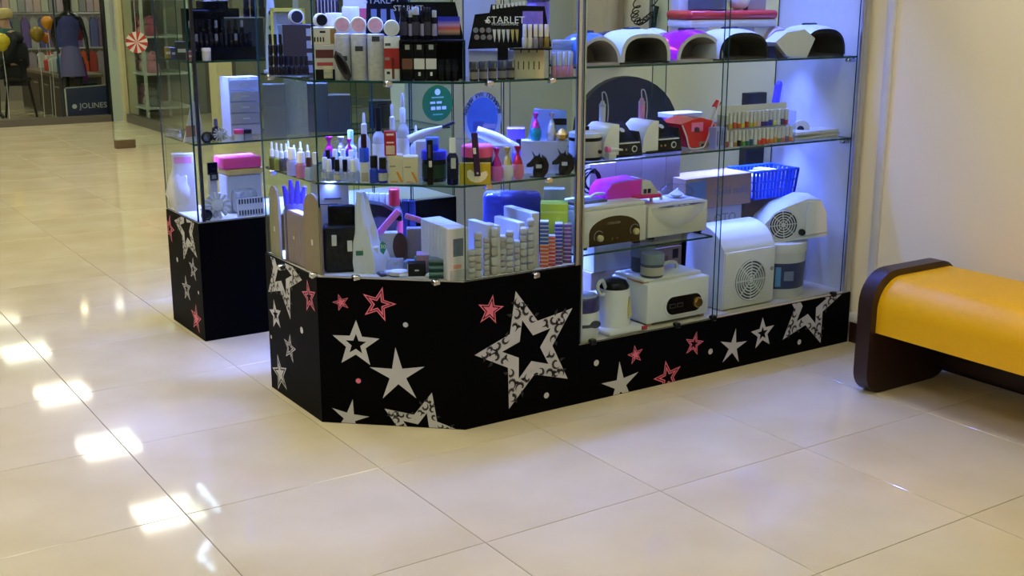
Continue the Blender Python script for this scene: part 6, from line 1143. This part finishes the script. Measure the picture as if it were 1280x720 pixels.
# rails of garments and boxes at the back of the shop
gar = [((190,170,180),(206,180,170),(196,196,176),(170,150,190)), ((110,90,150),(150,170,190),(90,96,150),(120,100,130),(60,80,140),(110,120,110)), ((196,80,40),(170,60,50),(150,140,150),(200,196,190))]
for row, (z0, h_, x0, x1, n_) in enumerate(((1.17,.36,2.3,4.2,20),(.72,.40,2.3,4.2,18),(.42,.27,2.3,4.2,18))):
    y = 13.4-.25*row
    t = thing('clothes_rail', ['upper steel clothes rail at the back of the shop', 'middle steel clothes rail at the back of the shop', 'low steel clothes rail at the back of the shop'][row], 'rail', (x0, y, 0)); MB().tube([(0,0,z0+h_+.03),(x1-x0,0,z0+h_+.03)], .012, 8).build('rail', ALU, t)
    for xx in (0, x1-x0): MB().tube([(xx,0,0),(xx,0,z0+h_+.03)], .012, 8).build('post', ALU, t)
    for i in range(n_):
        c_ = gar[row][i % len(gar[row])]; xg = x0+(x1-x0)*(i+.5)/n_; w_ = (x1-x0)/n_*.46
        g_ = thing('garment', ['pale garment hanging from the upper rail of the shop', 'blue or purple garment hanging from the middle rail of the shop', 'red or pale garment hanging from the low rail of the shop'][row], 'garment', (xg, y, z0), .0, ['garments on the upper rail', 'garments on the middle rail', 'garments on the low rail'][row])
        MB().prism([(-w_,0),(w_,0),(w_*.9,h_*.5),(w_*1.05,h_*.8),(w_*.4,h_*.96),(-w_*.4,h_*.96),(-w_*1.05,h_*.8),(-w_*.9,h_*.5)], -.03, .03).build('cloth', C(*c_,.9), g_); MB().tube([(0,0,h_*.94),(0,0,h_+.03),(.012,0,h_+.042)], .004, 5).build('hanger', ALU, g_)
P = at_y(114, 11.75, 0); t = thing('bust_form', 'dark red knitted top on a bust form by the window frame', 'bust form', (P.x-.10, 11.75, 0)); MB().lathe([(.07,.86),(.10,.92),(.105,1.05),(.085,1.12),(.03,1.16)], 16, sy=.7).build('knit_top', M('dark_red_knit', (120,40,50), .9), t); MB().tube([(0,0,0),(0,0,.88)], .015, 8).build('pole', BLK, t); MB().lathe([(.13,0),(.13,.012)], 20).build('base', BLK, t)
P = at_y(106, 11.2, 0); t = thing('hand_bag', 'purple hand bag on a low dark plinth in the window', 'bag', (P.x, 11.2, .42)); MB().prism([(-.07,0),(.07,0),(.05,.20),(-.05,.20)], -.04, .04, smooth=True).build('body', C(110,24,110,.4), t); MB().tube(cmrom([(-.04,0,.19),(-.03,0,.27),(.03,0,.27),(.04,0,.19)],5), .006, 6).build('strap', C(40,20,50,.4), t)
carton('display_plinth', 'low black display plinth under the purple bag', 'plinth', Vector((P.x+.06, 11.14, 0)), .20, .22, .42, C(26,26,34,.5), 0, [(C(50,60,90,.5),.0,1,.93,.99,'edge_strip')])
# toy shop: white wire rack with pink toys, striped fan
P = on_plane(177, 152, 2, .02); P = Vector((3.80, 10.45, 0)); t = thing('wire_rack', 'white wire rack of pink toys behind the side glass', 'rack', P); WR = C(206,210,200,.4)
for xx in (-.25,.25):
    for yy in (-.4,.4): MB().box(xx-.015,xx+.015,yy-.015,yy+.015,0,2.0).build('post', WR, t)
for z_ in (.18,.55,.95,1.35): MB().box(-.27,.27,-.42,.42,z_-.02,z_).build('wire_shelf', WR, t)
rr = random.Random(11); cols = [(206,140,150),(196,176,160),(176,90,100),(206,196,180),(150,120,100),(190,110,120),(120,120,110)]
for z_, n_ in ((.18,5),(.55,5),(.95,6),(1.35,6)):
    for i in range(n_):
        yq = 10.45-.36+.72*(i+.5)/n_; s_ = rr.uniform(.09,.13); tt = thing('plush_toy', 'small round-eared plush toy on the '+{.18:'lowest',.55:'second',.95:'third',1.35:'top'}[z_]+' shelf of the wire rack', 'toy', (3.64+rr.uniform(0,.05), yq, z_), -PI/2, {.18:'lowest',.55:'second',.95:'third',1.35:'top'}[z_]+' shelf plush toys'); cm_ = C(*cols[rr.randrange(7)],.9)
        MB().lathe([(s_*.5,0),(s_*.62,s_*.3),(s_*.55,s_*.8),(s_*.3,s_*1.1)], 12).build('body', cm_, tt); MB().lathe([(.001,s_*.95),(s_*.42,s_*1.15),(s_*.46,s_*1.5),(s_*.25,s_*1.8),(.001,s_*1.86)], 12).build('head', cm_, tt)
        for sx_ in (-1,1): MB().lathe([(.001,0),(s_*.16,s_*.08),(s_*.14,s_*.24),(.001,s_*.3)], 8, (sx_*s_*.3,0,s_*1.65)).build('ear', cm_, tt)
Pf = on_plane(171, 53, 1, 9.0); t = thing('paper_fan', 'red and white striped paper fan hanging by the toy shop glass', 'decoration', Pf, facing(Pf)); RD, WT = C(190,50,44,.7), C(220,206,196,.7)
for i in range(16): a0_, a1_ = 2*PI*i/16, 2*PI*(i+1)/16; MB().prism([(0,0),(.105*math.cos(a0_),.105*math.sin(a0_)),(.105*math.cos(a1_),.105*math.sin(a1_))], 0, .004+.003*(i % 2)).build('fold', RD if i % 2 else WT, t)
MB().tube([(0,.003,.08),(0,.003,1.6)], .002, 5).build('string', WT, t)
# small spot lamps and neon lines over the aisle, seen mirrored in the floor
def mirrored(px, py, H):
    Fp = on_plane(px, py, 2, 0); v = (Fp-CAM)*(1+H/CAM.z); return Vector((CAM.x+v.x, CAM.y+v.y, H))
SPOT = bpy.data.materials.new('spot_glow'); SPOT.use_nodes = True; _b = SPOT.node_tree.nodes['Principled BSDF']; _b.inputs['Emission Color'].default_value = (1,.85,.5,1); _b.inputs['Emission Strength'].default_value = 30
for px, py in ((44,340),(30,308),(74,365),(97,382),(106,387),(192,353),(57,352),(12,309)):
    P = mirrored(px, py, 2.98)
    if P.y > 15.5: continue
    t = thing('spot_lamp_offscreen', 'small round ceiling spot lamp glowing gold over the aisle', 'lamp', P, 0, 'ceiling spot lamps'); MB().lathe([(.055,0),(.055,.02)], 16).build('housing', ALU, t); MB().lathe([(.045,-.004),(.045,.001)], 16).build('bulb_offscreen', SPOT, t)
NEON = bpy.data.materials.new('neon_glow'); NEON.use_nodes = True; _b = NEON.node_tree.nodes['Principled BSDF']; _b.inputs['Emission Color'].default_value = (.6,.68,1,1); _b.inputs['Emission Strength'].default_value = 35
for i, pts in enumerate((((263,677),(248,694),(276,722)), ((250,603),(250,610),(278,641)))):
    Q = [mirrored(x, y, 2.7) for x, y in pts]; t = thing('neon_line_offscreen', ['bent cool white neon line hung over the aisle', 'straight cool white neon line hung further along the aisle'][i], 'lamp', Q[1]); part_w(MB().tube(Q, .009, 6), 'tube_offscreen', NEON, t)
    for q in (Q[0], Q[2]): part_w(MB().tube([q, Vector((q.x, q.y, 3.0))], .003, 5), 'hanger', ALU, t)
